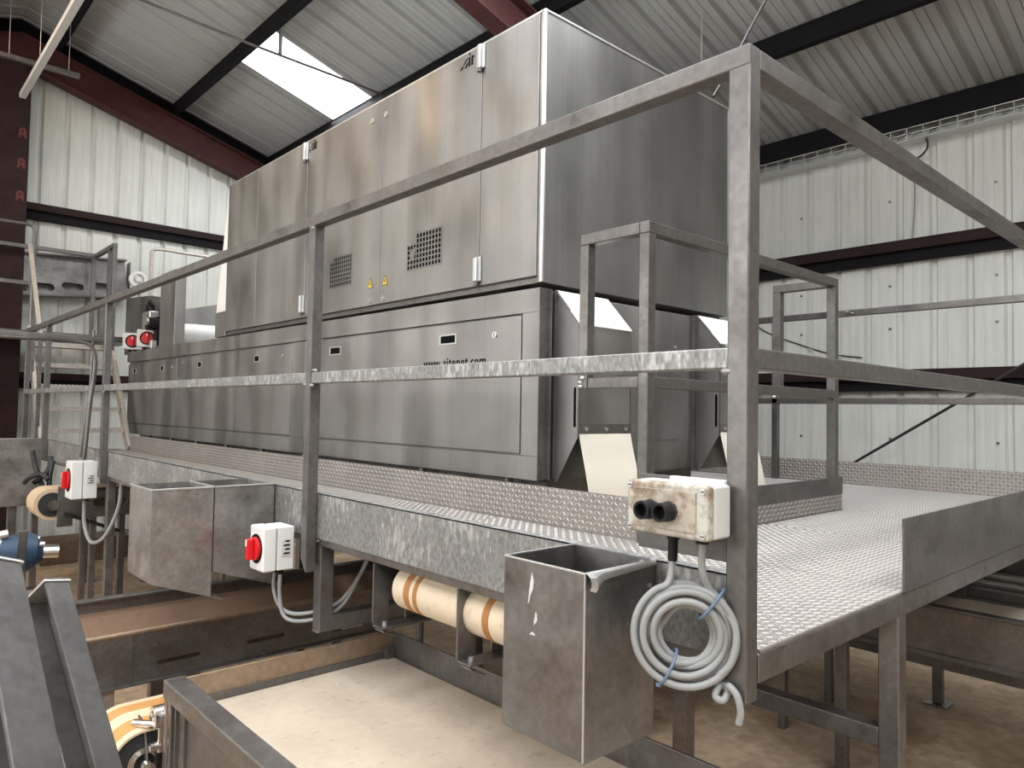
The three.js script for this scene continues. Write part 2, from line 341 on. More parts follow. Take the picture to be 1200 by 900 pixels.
// wall girts
for (const [y, txt] of [[2.50, 'across the gable wall above the guard rails'], [.74, 'low on the gable wall behind the ladder']]) {
  const q = thing('wall_girt', `dark brown steel girt ${txt}`, 'girt', null, 'structure');
  add(q, 'upper_flange', box(RX0, RX0 + .10, y - .075, y, -4.95, -.1, .004), M.girt);
  add(q, 'web', box(RX0, RX0 + .06, y - .165, y - .07, -4.95, -.1, .004), M.purlin);  // darker colour painted as the shade below the flange
}
for (const [y, txt] of [[1.85, 'across the eave wall at half height'], [.81, 'low on the eave wall behind the far guard rail']]) {
  const q = thing('wall_girt', `dark brown steel girt ${txt}`, 'girt', null, 'structure');
  add(q, 'upper_flange', box(RX0 + .2, RX1 - .2, y - .085, y, -RZ, -RZ + .10, .004), M.girt);
  add(q, 'web', box(RX0 + .2, RX1 - .2, y - .17, y - .08, -RZ, -RZ + .06, .004), M.purlin);  // lower half painted darker as shade under the flange
}
// wire basket tray on the eave wall with its loose black cable
{
  const t = thing('cable_tray', 'silver wire basket cable tray under the eave purlin', 'cable tray');
  const y0 = 2.625, y1 = 2.72, z0 = -5.06, z1 = -4.94, x0 = -3.6, x1 = 1.2, r = .0048;
  for (const [y, z] of [[y1, z0], [y1, z1], [y0, z0], [y0, z1], [y0, -5.0], [(y0 + y1) / 2, z1]]) add(t, 'long_wire', cyl(P(x0, y, z), P(x1, y, z), r, 6), M.zinc);
  add(t, 'tray_floor', box(x0, x1, y0 - .003, y0 + .001, z0, z1, 0), M.zinc);
  for (let x = x0; x <= x1; x += .12) add(t, 'cross_wire', [cyl(P(x, y0, z0), P(x, y0, z1), r, 6), cyl(P(x, y0, z1), P(x, y1, z1), r, 6), cyl(P(x, y0, z0), P(x, y1, z0), r, 6)], M.zinc);
  single('black_cable', 'short black cable looping down below the wire tray', 'cable', tube([on(1072, 163, 'z', -5.02), on(1084, 161, 'z', -5), on(1087, 172, 'z', -5), on(1080, 182, 'z', -5.02), on(1070, 187, 'z', -5.06)], .008, 30), M.blackCable);
  single('wall_wire', 'thin grey wire hanging down the eave wall to the girt', 'wire', tube([P(on(1070, 180, 'z', -5.07).x, 2.5, -5.07), on(1072, 230, 'z', -5.07), on(1069, 280, 'z', -5.07)], .005, 20, 6), M.cable);
}
single('brace_rod', 'thin black brace rod running diagonally in front of the eave wall', 'rod', cyl(on(975, 557, 'z', -4.9), on(1260, 392, 'z', -4.9), .011, 10), M.blackCable);
single('slack_wire', 'thin dark wire sagging across the eave wall beside the inner guard', 'wire', tube([on(880, 378, 'z', -5.09), on(900, 390, 'z', -5.09), on(935, 403, 'z', -5.09), on(975, 415, 'z', -5.09), on(1010, 419, 'z', -5.09)], .005, 24, 6), M.blackCable);
// suspended trunking and conduits under the ridge
{
  const a = thing('cable_trunking', 'pale grey cable trunking hanging lengthwise under the ridge', 'trunking');
  add(a, 'channel', bar(P(-7.75, 3.42, .03), P(-3.2, 3.42, .03), .055, .05), M.trunk);
  for (const x of [-6.9, -5.2, -3.6]) add(a, 'hanger_wire', cyl(P(x, 3.44, .03), P(x, 4.36, .03), .003, 6), M.zinc);
  const b = thing('cable_trunking', 'short grey cable trunking crossing under the lengthwise one near the gable', 'trunking');
  add(b, 'channel', box(-7.225, -7.175, 3.53, 3.57, -.34, 1.6), M.rail);
  for (const z of [-.25, .22]) add(b, 'hanger_wire', cyl(P(-7.2, 3.56, z), P(-7.2, roofY(z) - .03, z), .003, 6), M.zinc);
  const c = thing('roof_conduit', 'thin grey conduit crossing under the rooflight', 'conduit');
  add(c, 'pipe', tube([P(-5.5, 3.68, .4), P(-5.5, 3.623, -.42), P(-5.5, 3.588, -1.21), P(-5.5, 3.568, -2.18), P(-5.5, 3.556, -2.62)], .012, 30), M.frame);
  add(c, 'hanger', box(-5.515, -5.485, 3.59, 3.93, -1.58, -1.555, .001), M.zinc);
  single('hanging_wire', 'thin pale wire dropping from the roof behind the handrail', 'wire', cyl(on(823, -30, 'z', -3.4), on(822, 75, 'z', -3.4), .004, 6), M.trunk);
  single('roof_cable', 'black cable running from the roof down to the rear of the cabinet top', 'cable', tube([on(905, -14, 'z', -2.6), on(880, 32, 'z', -2.5), on(855, 80, 'z', -2.35), on(836, 113, 'z', -2.2)], .007, 20), M.blackCable);
}

// ---------------------------------------------------------------- walkway platform
const bumpGeo = (() => {          // one raised lozenge of the tread plate, 24 mm long, 1.6 mm high
  const L = .0092, W = .0029, H = .0016, pos = [];
  const top = [[-L * .55, H, -W * .35], [L * .55, H, -W * .35], [L * .55, H, W * .35], [-L * .55, H, W * .35]], b = [[-L, 0, 0], [-L * .5, 0, -W], [L * .5, 0, -W], [L, 0, 0], [L * .5, 0, W], [-L * .5, 0, W]];
  const tri = (...v) => v.forEach(p => pos.push(...p));
  tri(top[0], top[2], top[1]); tri(top[0], top[3], top[2]);
  tri(b[1], top[0], top[1]); tri(b[1], top[1], b[2]); tri(b[4], top[2], top[3]); tri(b[4], top[3], b[5]);
  tri(b[0], top[0], b[1]); tri(b[0], top[3], top[0]); tri(b[0], b[5], top[3]);
  tri(b[3], b[2], top[1]); tri(b[3], top[1], top[2]); tri(b[3], top[2], b[4]);
  const g = new THREE.BufferGeometry(); g.setAttribute('position', new THREE.Float32BufferAttribute(pos, 3)); g.computeVertexNormals(); return norm(g);
})();
function tread(parent, origin, du, dv, lu, lv, material, pitch = .0185) {   // lozenges over a rectangle spanned by du, dv
  const n = du.clone().cross(dv).normalize(), list = [];
  const nu = Math.round(lu / pitch), nv = Math.round(lv / pitch), pu = lu / nu, pv = lv / nv;
  for (let i = 0; i < nu; i++) for (let j = 0; j < nv; j++) {
    const s = (i + j) % 2 ? 1 : -1, a = du.clone().addScaledVector(dv, s).normalize(), c = a.clone().cross(n);
    list.push(new THREE.Matrix4().makeBasis(a, n, c).setPosition(origin.clone().addScaledVector(du, (i + .5) * pu).addScaledVector(dv, (j + .5) * pv)));
  }
  const m = new THREE.InstancedMesh(bumpGeo, M.stud, list.length); list.forEach((q, i) => m.setMatrixAt(i, q));
  m.name = 'tread_pattern'; m.userData.kind = 'stuff'; m.castShadow = m.receiveShadow = true; parent.add(m); return m;
}
{
  const w = thing('walkway_platform', 'raised steel walkway with tread plate deck wrapping around the machine', 'walkway');
  const X = new V3(1, 0, 0), Y = new V3(0, 1, 0), Z = new V3(0, 0, 1);
  const decks = [[-1.5, -.002, -.76, -.05], [-3.0, -1.504, -.76, -.05], [-4.5, -3.004, -.76, -.05], [-7.0, -4.504, -.76, -.05], [-.764, -.002, -1.48, -.764], [-.764, -.002, -2.2, -1.484], [-1.4, -.002, -3.494, -2.204], [-5.0, -1.404, -3.494, -2.3]];
  for (const [x0, x1, z0, z1] of decks) {
    add(w, 'deck_plate', box(x0, x1, -.005, 0, z0, z1, 0), M.deck);
    if (x1 > -4.6 || z1 > -1) tread(w, P(x0, 0, z1), X, Z.clone().negate(), x1 - x0, z1 - z0, M.deck).position.y = 0;
  }
  // fascia sheets along the long side
  for (const [x0, x1] of [[-3.725, -.044], [-4.45, -3.729], [-6.94, -4.75]]) add(w, 'fascia_sheet', [box(x0, x1, -.03, .125, -.047, -.042, 0), box(x0, x1, .121, .125, -.075, -.042, 0)], M.galv, 'mottled galvanised fascia sheet');
  // kick plates with tread pattern facing the walkway
  add(w, 'kick_plate', [box(-6.8, -.80, 0, .142, -.766, -.762, 0)], M.kick); tread(w, P(-6.8, .004, -.762), X, Y, 5.96, .138, M.kick);
  add(w, 'kick_plate', [box(-4.9, -.006, 0, .142, -3.5, -3.496, 0)], M.kick); tread(w, P(-4.9, .004, -3.496), X, Y, 4.89, .138, M.kick);
  add(w, 'kick_plate', [box(-.772, -.768, 0, .076, -2.18, -.77, 0)], M.kick); tread(w, P(-.768, .004, -.77), Z.clone().negate(), Y, 1.40, .07, M.kick);
  add(w, 'kick_bar', box(-.778, -.766, .074, .15, -2.185, -.77, .001), M.rail);
  add(w, 'kick_board', box(.0005, .0065, -.001, .178, -3.5, -.724, .001), M.rail, 'dark bare steel kick board');
  add(w, 'post_plate', box(-.262, -.045, .15, .30, -.036, -.030, .001), M.rail);
  // frame
  add(w, 'edge_beam', box(-.05, 0, -.058, -.0055, -3.5, -.042, .003), M.frame);
  add(w, 'edge_beam', box(-6.9, -.05, -.057, -.007, -.10, -.05, .004), M.frame);
  add(w, 'edge_beam', box(-6.9, -.05, -.057, -.007, -.78, -.73, .004), M.frame);
  add(w, 'edge_beam', box(-5, -.05, -.057, -.007, -3.5, -3.45, .004), M.frame);
  add(w, 'edge_beam', box(-.80, -.75, -.057, -.007, -3.45, -.78, .004), M.frame);
  for (const x of [-1.2, -2.4, -3.6, -4.8, -6.0]) add(w, 'cross_beam', box(x - .02, x + .02, -.052, -.007, -.73, -.1, .003), M.frame);
  for (const [x, z] of [[-.027, -.735], [-.64, -.755], [-.025, -3.47], [-.775, -3.47], [-.775, -2.2], [-4.46, -.075], [-5.85, -.5], [-6.9, -.5], [-6.9, -.075], [-3.2, -.755], [-4.9, -3.47]]) {
    add(w, 'leg', box(x - .025, x + .025, FL + .008, -.057, z - .025, z + .025, .005), M.frame);
    add(w, 'foot_plate', box(x - .06, x + .06, FL, FL + .008, z - .06, z + .06, 0), M.frame);
  }
  add(w, 'brace', box(-.62, -.05, -.385, -.335, -.76, -.712, .005), M.frame);
  add(w, 'brace', box(-.665, -.615, -.40, -.35, -3.4, -.73, .005), M.frame);
}
// ---------------------------------------------------------------- guard rails
const weld = p => { const g = new THREE.SphereGeometry(.009, 8, 6); g.scale(1.4, .8, 1.1); g.translate(p.x, p.y, p.z); return norm(g); };
{
  const g = thing('guard_rail', 'outer square tube guard rail of the walkway, with corner post and control box', 'guard rail');
  // corner post with slanted foot
  add(g, 'post', plate('z', -.037, .034, [[-.0405, 1.06], [-.0405, -.045], [-.003, -.082], [-.003, 1.06]], [], .003), M.rail);
  for (const [x, y0] of [[-1.66, -.12], [-4.42, -.05], [-7.18, .1]]) add(g, 'post', plate('z', -.037, .034, [[x - .037, 1.062], [x - .037, y0 + .02], [x - .003, y0 - .02], [x - .003, 1.062]], [], .003), M.rail);
  for (const z of [-2.4, -3.46]) add(g, 'post', box(-.04, 0, 0, 1.062, z - .04, z, .003), M.rail);
  add(g, 'top_rail', box(-7.25, 0, 1.06, 1.1, -.04, 0, .004), M.rail);
  add(g, 'top_rail', box(-.04, 0, 1.06, 1.1, -3.5, -.039, .004), M.rail);
  for (const [a, b] of [[-1.66, -.041], [-4.42, -1.702], [-7.19, -4.462]]) add(g, 'mid_rail', box(a, b, .507, .546, -.038, -.002, .004), M.galv);
  for (const [a, b] of [[-2.40, -.041], [-3.46, -2.44]]) add(g, 'mid_rail', box(-.038, -.002, .507, .546, a, b, .004), M.rail);
  // stub bracket under post two: down, then inward
  add(g, 'stub', [plate('x', -1.688, .044, [[-.05, -.06], [-.097, -.06], [-.097, -.302], [-.05, -.350]], [], .003)], M.rail);
  add(g, 'stub', [plate('x', -1.688, .044, [[-.098, -.303], [-.048, -.352], [-.62, -.352], [-.62, -.303]], [], .003)], M.rail);
  for (const p of [P(-.046, .55, -.02), P(-.046, .502, -.004), P(-.02, .55, -.044), P(-1.655, .5, -.003), P(-1.652, .552, -.01), P(-1.705, .503, -.004), P(-4.415, .5, -.003), P(-1.67, -.04, -.05), P(-1.675, 1.052, -.002)]) add(g, 'weld', weld(p), M.galv);
}
{
  const g = thing('guard_rail', 'inner square tube guard frame around the machine outlet hoods', 'guard rail');
  const xs = -.78, xe = -1.085, za = -.742, zb = -2.136;
  add(g, 'post', box(xs - .04, xs, .0, 1.02, za - .04, za, .003), M.rail);
  add(g, 'post', box(xs - .04, xs, .0, 1.02, zb - .04, zb, .003), M.rail);
  add(g, 'post', box(xe, xe + .04, .507, 1.02, za - .04, za, .003), M.rail);
  add(g, 'post', box(xe, xe + .04, .507, 1.02, zb - .04, zb, .003), M.rail);
  add(g, 'top_rail', box(xs - .04, xs, 1.02, 1.06, zb - .04, za, .004), M.rail);
  add(g, 'top_rail', box(xe, xs - .041, 1.02, 1.06, za - .04, za, .004), M.rail);
  add(g, 'top_rail', box(xe, xs - .041, 1.02, 1.06, zb - .04, zb, .004), M.rail);
  add(g, 'mid_rail', box(xs - .038, xs - .002, .507, .545, zb + .001, za - .041, .004), M.rail);
  add(g, 'mid_rail', box(xe + .041, xs - .041, .507, .545, za - .038, za - .002, .004), M.rail);
  add(g, 'mid_rail', box(xe + .041, xs - .041, .507, .545, zb - .038, zb - .002, .004), M.rail);
  for (const z of [za, zb]) add(g, 'weld', [weld(P(xe + .01, .53, z)), weld(P(xe + .012, .515, z + .003)), weld(P(xe + .02, .545, z + .002))], M.zinc, 'bright weld bead');
}
{
  const g = thing('guard_rail', 'far square tube guard rail in front of the eave wall', 'guard rail');
  add(g, 'top_rail', box(-4.9, -.045, 1.06, 1.1, -3.5, -3.46, .004), M.rail);
  add(g, 'mid_rail', box(-4.9, -.045, .505, .545, -3.5, -3.46, .004), M.rail);
  for (const x of [-1.75, -3.2, -4.86]) add(g, 'post', box(x - .04, x, 0, 1.06, -3.5, -3.46, .003), M.rail);
  add(g, 'weld', [weld(P(-1.28, 1.085, -3.458)), weld(P(-1.25, 1.075, -3.458))], M.galv);
}

// ---------------------------------------------------------------- the sorting machine: upper cabinet
function recessHandle(parent, x, y, w, z, h = .034) {
  const f = add(parent, 'recessed_handle', [box(x - w / 2 - .008, x + w / 2 + .008, y + h / 2, y + h / 2 + .007, z, z + .004, .001), box(x - w / 2 - .008, x + w / 2 + .008, y - h / 2 - .007, y - h / 2, z, z + .004, .001), box(x - w / 2 - .008, x - w / 2, y - h / 2, y + h / 2, z, z + .004, .001), box(x + w / 2, x + w / 2 + .008, y - h / 2, y + h / 2, z, z + .004, .001)], M.zinc);
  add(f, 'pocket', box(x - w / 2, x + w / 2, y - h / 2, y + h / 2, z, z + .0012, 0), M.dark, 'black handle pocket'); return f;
}
function camLock(parent, x, y, z) {
  const l = add(parent, 'lock', cyl(P(x, y, z), P(x, y, z + .006), .014, 16), M.zinc);
  add(l, 'key_slot', box(x - .002, x + .002, y - .009, y + .009, z + .005, z + .0068, 0), M.dark); return l;
}
function hinge(parent, x, y, z) {
  const h = add(parent, 'hinge', [box(x - .03, x + .022, y - .055, y + .055, z, z + .010, .003), box(x - .012, x + .014, y - .058, y + .05, z + .004, z + .028, .006)], M.zinc);
  add(h, 'hinge_pin', cyl(P(x, y - .072, z + .015), P(x, y - .056, z + .015), .011, 12), M.rail); return h;
}
function logo(parent, x, y, z) {      // slanted a, i and t strokes
  const k = .107 / 350, v = .045 / 233, poly = pts => plate('z', z, .0008, pts.map(([a, b]) => [x + (a - 315) * k, y + b * v]));
  add(parent, 'logo', [poly([[150, 0], [205, 0], [250, 75], [195, 75]]), poly([[225, 95], [262, 95], [335, 195], [350, 215], [305, 215]]), poly([[262, 0], [318, 0], [348, 70], [335, 130]]),
    poly([[358, 0], [402, 0], [402, 220], [358, 220]]), poly([[360, 262], [402, 270], [396, 325], [372, 318]]), poly([[424, 0], [466, 0], [466, 165], [505, 165], [492, 200], [466, 200], [466, 232], [424, 232]])], M.ink, 'small black maker logo');
}
{
  const c = thing('sorter_cabinet', 'tall brushed stainless upper cabinet of the sorting machine with hinged doors', 'machine cabinet');
  const zf = -.85, y0 = .972, y1 = 2.062;
  add(c, 'body', box(-4.70, -1.402, .945, 2.055, -2.25, zf - .022, .004), M.steel);
  add(c, 'end_panel', box(-1.402, -1.398, .945, 2.06, -2.25, zf - .008, .001), M.steelEnd, 'plain brushed end panel');
  add(c, 'corner_post', plate('y', .945, y1 - .945, [[-1.42, zf - .006], [-1.402, zf], [-1.398, zf - .001], [-1.392, zf - .006], [-1.391, zf - .012], [-1.396, zf - .02], [-1.42, zf - .02]]), M.chromeBrushed, 'bright rounded corner strip');
  add(c, 'corner_post', box(-1.399, -1.393, .945, 2.062, -2.256, -2.24, .002), M.steel);
  add(c, 'top_cover', box(-4.70, -1.394, 2.056, 2.066, -2.256, zf - .003, .002), M.zinc);
  const seams = [-1.421, -1.785, -2.60, -3.445, -4.175];
  for (let i = 0; i < 4; i++) {
    const d = add(c, i ? 'door' : 'fixed_panel', box(seams[i + 1] + .0022, seams[i] - .0022, y0, y1 - .006, zf - .02, zf, .0025), M.steel);
    if (i === 1) { logo(d, -1.897, 1.988, zf + .0004); camLock(d, -2.566, 1.969, zf); camLock(d, -2.556, .997, zf); }
    if (i === 2) { logo(d, -3.385, 1.988, zf + .0004); camLock(d, -2.701, 1.971, zf); camLock(d, -2.682, .999, zf); }
    if (i === 1 || i === 2) {     // punched vent with a grid of bars over a dark plate painted as the shaded inside, and the yellow triangle
      const [a, b, yb, yt] = i === 1 ? [-2.342, -2.062, 1.112, 1.285] : [-3.128, -2.888, 1.112, 1.282], nx = 11, ny = 7;
      const v = add(d, 'vent', box(a, b, yb, yt, zf, zf + .0008, 0), M.dark, 'ventilation grid on a dark plate painted as the shaded inside');
      for (let k = 0; k <= nx; k++) { const x = a + (b - a) * k / nx; v.add(add(d, 'grid_bar', box(x - .0038, x + .0038, yb - .004, yt + .004, zf, zf + .0022, 0), M.steel)); }
      for (let k = 0; k <= ny; k++) { const y = yb + (yt - yb) * k / ny; v.add(add(d, 'grid_bar', box(a - .004, b + .004, y - .003, y + .003, zf, zf + .0022, 0), M.steel)); }
      if (i === 1) v.add(add(d, 'cover_flake', [box(a - .002, a + .075, 1.232, 1.288, zf + .0018, zf + .003, 0), plate('z', zf + .0018, .001, [[a + .03, 1.20], [a + .075, 1.225], [a + .055, 1.15], [a + .035, 1.165]])], M.steel));
      else v.add(add(d, 'cover_flake', box(a - .002, a + .04, 1.256, 1.285, zf + .0018, zf + .003, 0), M.steel));
      const x = i === 1 ? -2.544 : -2.686, y = 1.07, s = .052;
      const wsn = add(d, 'warning_triangle', plate('z', zf + .0003, .0008, [[x - s / 2, y - s * .1], [x + s / 2, y - s * .1], [x, y + s * .95]]), M.ink, 'yellow electric hazard triangle');
      add(wsn, 'yellow_field', plate('z', zf + .0008, .0008, [[x - s * .4, y - s * .05], [x + s * .4, y - s * .05], [x, y + s * .8]]), M.yellow);
      add(wsn, 'bolt_symbol', plate('z', zf + .0014, .0006, [[x - .002, y + .026], [x + .005, y + .026], [x + .001, y + .015], [x + .006, y + .015], [x - .002, y + .001], [x, y + .011], [x - .006, y + .011]]), M.ink);
    }
  }
  add(c, 'fixed_panel', box(-4.70, -4.1772, y0, y1 - .006, zf - .02, zf, .0025), M.steel);
  hinge(c, -1.785, 1.998, zf); hinge(c, -1.785, 1.045, zf); hinge(c, -3.46, 1.998, zf); hinge(c, -3.46, 1.055, zf);
  add(c, 'base_strip', box(-4.69, -1.41, .945, .970, zf - .03, zf - .018, .002), M.frame);
  add(c, 'sloping_duct', plate('z', -1.9, 1.04, [[-4.72, 2.03], [-4.702, 2.06], [-4.702, 1.13], [-4.90, 1.13]], [], .002), M.chute, 'pale sloping duct at the cabinet end');
  add(c, 'duct_foot', box(-4.905, -4.703, .94, 1.128, -1.9, zf - .003, .004), M.steel);
}
// ---------------------------------------------------------------- lower chassis
{
  const c = thing('sorter_chassis', 'long low stainless chassis of the sorting machine with flush doors', 'machine chassis');
  const zf = -.85, xl = -7.2, xr = -1.40;
  add(c, 'body', box(xl, xr - .004, .15, .915, -2.25, zf - .03, .004), M.steel);
  add(c, 'top_band', plate('z', zf - .03, .03, [[xl, .84], [xr, .826], [xr, .922], [xl, .94]]), M.steel);
  add(c, 'bottom_band', box(xl, xr, .147, .243, zf - .03, zf, .002), M.steel);
  for (const [a, b] of [[-1.497, xr], [-3.592, -3.405]]) add(c, 'upright', box(a, b, .2432, .8255, zf - .03, zf, .002), M.steel);
  add(c, 'door_recess', box(xl, xr - .02, .2, .88, zf - .034, zf - .026, 0), M.steel);
  const font_opt = s => ({ font, size: s, depth: .0006, curveSegments: 3 });
  for (const [i, [a, b, hs]] of [[-3.398, -1.505, [-1.996, -3.043]], [-5.716, -3.600, [-4.114, -5.192]], [-7.15, -5.726, [-6.114, -6.935]]].entries()) {
    const d = add(c, 'door', box(a, b, .251, .818, zf - .022, zf - .001, .0025), M.steel);
    for (const h of hs) recessHandle(d, h, .748, i ? .075 : .11, zf - .001);
    camLock(d, [-1.668, -3.72, -5.86][i], .748, zf - .001);
    if (i === 1) camLock(d, -5.58, .775, zf - .001);
    if (i === 0) {
      const t = new TextGeometry('www.aitenet.com', font_opt(.043)); t.computeBoundingBox(); const s = .46 / (t.boundingBox.max.x - t.boundingBox.min.x); t.scale(s, 1, 1);
      t.translate(-2.185, .617, zf - .0008); add(d, 'web_address', norm(t), M.ink, 'black printed web address');
    }
  }
  for (let x = -1.62; x > -6.9; x -= .62) if (x > -2.3 || x < -3) add(c, 'foot', [cyl(P(x, FL, -.9), P(x, .15, -.9), .02, 12), cyl(P(x, FL, -.9), P(x, FL + .02, -.9), .04, 14)], M.frame);
  for (let x = -2.2; x > -6.9; x -= 1.2) if (x > -2.3 || x < -3) add(c, 'foot', cyl(P(x, FL, -2.1), P(x, .15, -2.1), .02, 12), M.frame);
  add(c, 'added_underside', box(xl + .1, xr - .05, -.32, .149, -2.0, -.96, .004), M.frame);  // added block, hides the bright walls behind and keeps the gap dark
  add(c, 'corner_upright', [box(xr - .002, xr + .003, .15, .922, -.92, zf - .0005, .001)], M.rail);
  // outlet end: two hoods with white sloping lids, bolted side plates and hanging flaps
  add(c, 'end_panel', [box(xr - .004, xr + .001, .16, .905, -1.90, -1.29, 0)], M.steel);
  add(c, 'access_cover', box(xr + .001, xr + .004, .30, .76, -1.80, -1.33, .001), M.steel);
  add(c, 'cover_screw', cyl(P(xr + .004, .745, -1.775), P(xr + .009, .745, -1.775), .006, 10), M.zinc);
  for (const z of [-.93, -1.945]) add(c, 'corner_upright', [box(xr, xr + .012, .15, .918, z, z - .018, .001), box(xr, xr + .02, .15, .918, z + .028, z + .024, .001)], M.rail);
  for (const z of [-.945, -1.965]) {
    const xa = -1.268, zb = z - .325;
    const sp = add(c, 'hood_side_plate', plate('z', z - .003, .003, [[xr, .918], [xa, .772], [xa, .327], [-1.382, .14], [xr, .14]], [slot(-1.287, .443, .16, .013, 5, true)]), M.steel);
    add(sp, 'edge_lip', [bar(P(xr, .921, z), P(xa, .775, z), .012, .004, .001), box(xa - .003, xa + .003, .327, .772, z - .004, z + .002, 0)], M.rail);
    add(c, 'hood_side_plate', plate('z', zb, .003, [[xr, .918], [xa, .772], [xa, .327], [-1.382, .14], [xr, .14]]), M.steel);
    add(c, 'hood_front', box(xa - .003, xa, .32, .772, zb, z, 0), M.steel);
    add(c, 'hood_lid', plate('z', zb - .002, z - zb + .004, [[xr, .9185], [xa + .004, .7705], [xa + .004, .7745], [xr, .9225]]), M.chute, 'white sloping hood lid');
    const cs = add(c, 'flap_clamp', box(xa, xa + .006, .335, .378, zb, z, .001), M.rail);
    for (const t of [.12, .5, .88]) add(cs, 'bolt', cyl(P(xa + .006, .356, z + (zb - z) * t), P(xa + .012, .356, z + (zb - z) * t), .008, 6), M.zinc);
    const pts = []; for (let k = 0; k <= 8; k++) { const s = k / 8; pts.push([xa + .001 + .075 * Math.pow(s, 1.3) + .012 * Math.sin(s * 3), .342 - .34 * s]); }
    add(c, 'flap', plate('z', zb + .004, z - zb - .008, [...pts, ...pts.slice().reverse().map(([a, b]) => [a + .004, b])]), M.flap, 'hanging cream rubber flap');
    add(c, 'hood_inside', box(xr - .006, xr - .003, .15, .9, zb, z, 0), M.steel);
  }
}
// small things standing on the chassis near its infeed end
{
  const h = thing('infeed_hopper', 'grey steel infeed panels and upright on the chassis, beside a pale drum', 'hopper');
  add(h, 'side_panel', plate('z', -.995, .008, [[-7.85, .95], [-6.46, .95], [-6.46, 1.42], [-7.0, 1.50], [-7.85, 1.56]]), M.steel);
  add(h, 'upright', box(-6.40, -5.99, .93, 1.62, -.99, -.90, .004), M.steel);
  add(h, 'upright', box(-6.455, -6.40, .93, 1.6, -.96, -.92, .004), M.rail);
  add(h, 'drum_guard', plate('x', -6.68, .012, [[-.985, 1.30], [-1.6, 1.46], [-1.6, 1.24], [-.985, 1.215]], [], .002), M.steel);
  add(h, 'drum_guard', plate('z', -1.62, .012, [[-6.72, .94], [-6.3, .94], [-6.3, 1.2], [-6.72, 1.46]], [], .002), M.steel);
  add(h, 'roller', cyl(P(-6.5, 1.1, -1.6), P(-6.5, 1.1, -.995), .1, 36), M.white, 'pale infeed roller');
}

// isolators, valves
function isolator(name, label, x0, x1, y0, y1, z0, z1, turn) {     // box with its lid to +z and a red rotary handle
  const t = thing(name, label, 'switch'), xm = (x0 + x1) / 2, ym = (y0 + y1) / 2, zm = z0 + (z1 - z0) * .55, r = (x1 - x0) * (turn ? .29 : .36);
  add(t, 'back_box', box(x0, x1, y0, y1, z0, zm - .001, .004), M.abs);
  const lid = add(t, 'lid', box(x0 - .002, x1 + .002, y0 - .002, y1 + .002, zm + .001, z1, .008), M.abs);
  add(lid, 'printed_label', box(x1 + .0018, x1 + .0028, ym - .028, ym + .03, z0 + (z1 - z0) * .12, z0 + (z1 - z0) * .4, 0), M.trunk);
  for (let k = 0; k < 4; k++) add(lid, 'print_line', box(x1 + .0026, x1 + .0034, ym + .022 - k * .014, ym + .028 - k * .014, z0 + (z1 - z0) * .15, z0 + (z1 - z0) * (.3 + .05 * (k % 2)), 0), M.ink);
  const k = add(t, 'rotary_dial', cyl(P(xm, ym, z1), P(xm, ym, z1 + .012), r, 28), M.red_plastic, 'red rotary dial');
  add(k, 'handle_grip', [box(xm - .010, xm + .010, ym - r * .92, ym + r * .92, z1 + .012, z1 + .036, .005)], M.red_plastic);
  add(k, 'pointer', box(xm - .004, xm + .004, ym + r * .3, ym + r * .85, z1 + .0355, z1 + .0372, 0), M.white);
  add(t, 'dial_plate', ring(P(xm, ym, z1 - .0002), P(xm, ym, z1 + .0012), r * 1.28, r * 1.02), M.ink, 'thin dark dial ring');
  for (const dx of [-.025, .02]) add(t, 'cable_gland', cyl(P(xm + dx, y0 - .02, (z0 + zm) / 2), P(xm + dx, y0, (z0 + zm) / 2), .011, 8), M.black);
  if (turn) { const m = new THREE.Matrix4().makeTranslation(xm, 0, (z0 + z1) / 2).multiply(new THREE.Matrix4().makeRotationY(turn)).multiply(new THREE.Matrix4().makeTranslation(-xm, 0, -(z0 + z1) / 2)); t.traverse(o => { if (o.isMesh) o.geometry.applyMatrix4(m); }); }
  return t;
}
isolator('isolator_switch', 'white isolator box with red dial on the post beside the twin chutes', -1.862, -1.752, -.145, .005, -.002, .112);
for (const [k, d] of [[0, 0], [1, .025]])
  single('isolator_cable', k ? 'outer grey cable looping from the isolator under the walkway' : 'inner grey cable looping from the isolator under the walkway', 'cable',
    tube([P(-1.832 + .045 * k, -.16, .03), P(-1.835 + .045 * k, -.23, .03), P(-1.80 + .03 * k, -.285 - d, .02), P(-1.73, -.30 - d, -.01), P(-1.67, -.27 - d, -.13), P(-1.64, -.18, -.2), P(-1.62, -.06, -.25)], .007, 40), M.cable);
isolator('isolator_switch', 'white isolator box with red dial on the post beside the ladder', -4.66, -4.50, -.17, .06, -.005, .14);
single('isolator_cable', 'grey cable looping below the isolator beside the ladder', 'cable', tube([P(-4.6, -.19, .04), P(-4.58, -.34, .04), P(-4.5, -.44, .02), P(-4.36, -.40, -.02), P(-4.3, -.22, -.08), P(-4.28, -.06, -.09)], .012, 40), M.cable);
single('conduit_drop', 'thin bright conduit dropping beside the post to the isolator by the ladder', 'conduit', tube([P(-4.62, .9, .02), P(-4.62, .5, .03), P(-4.66, .08, .06)], .009, 24), M.rail);
for (const [x, txt] of [[-7.13, 'towards the ladder'], [-6.66, 'beside the valve block']]) {
  const w = .17; isolator('isolator_switch', 'small white switch box with red dial on the chassis, ' + txt, x - w / 2, x + w / 2, .965, 1.125, -.92, -.83, 1.25);
}
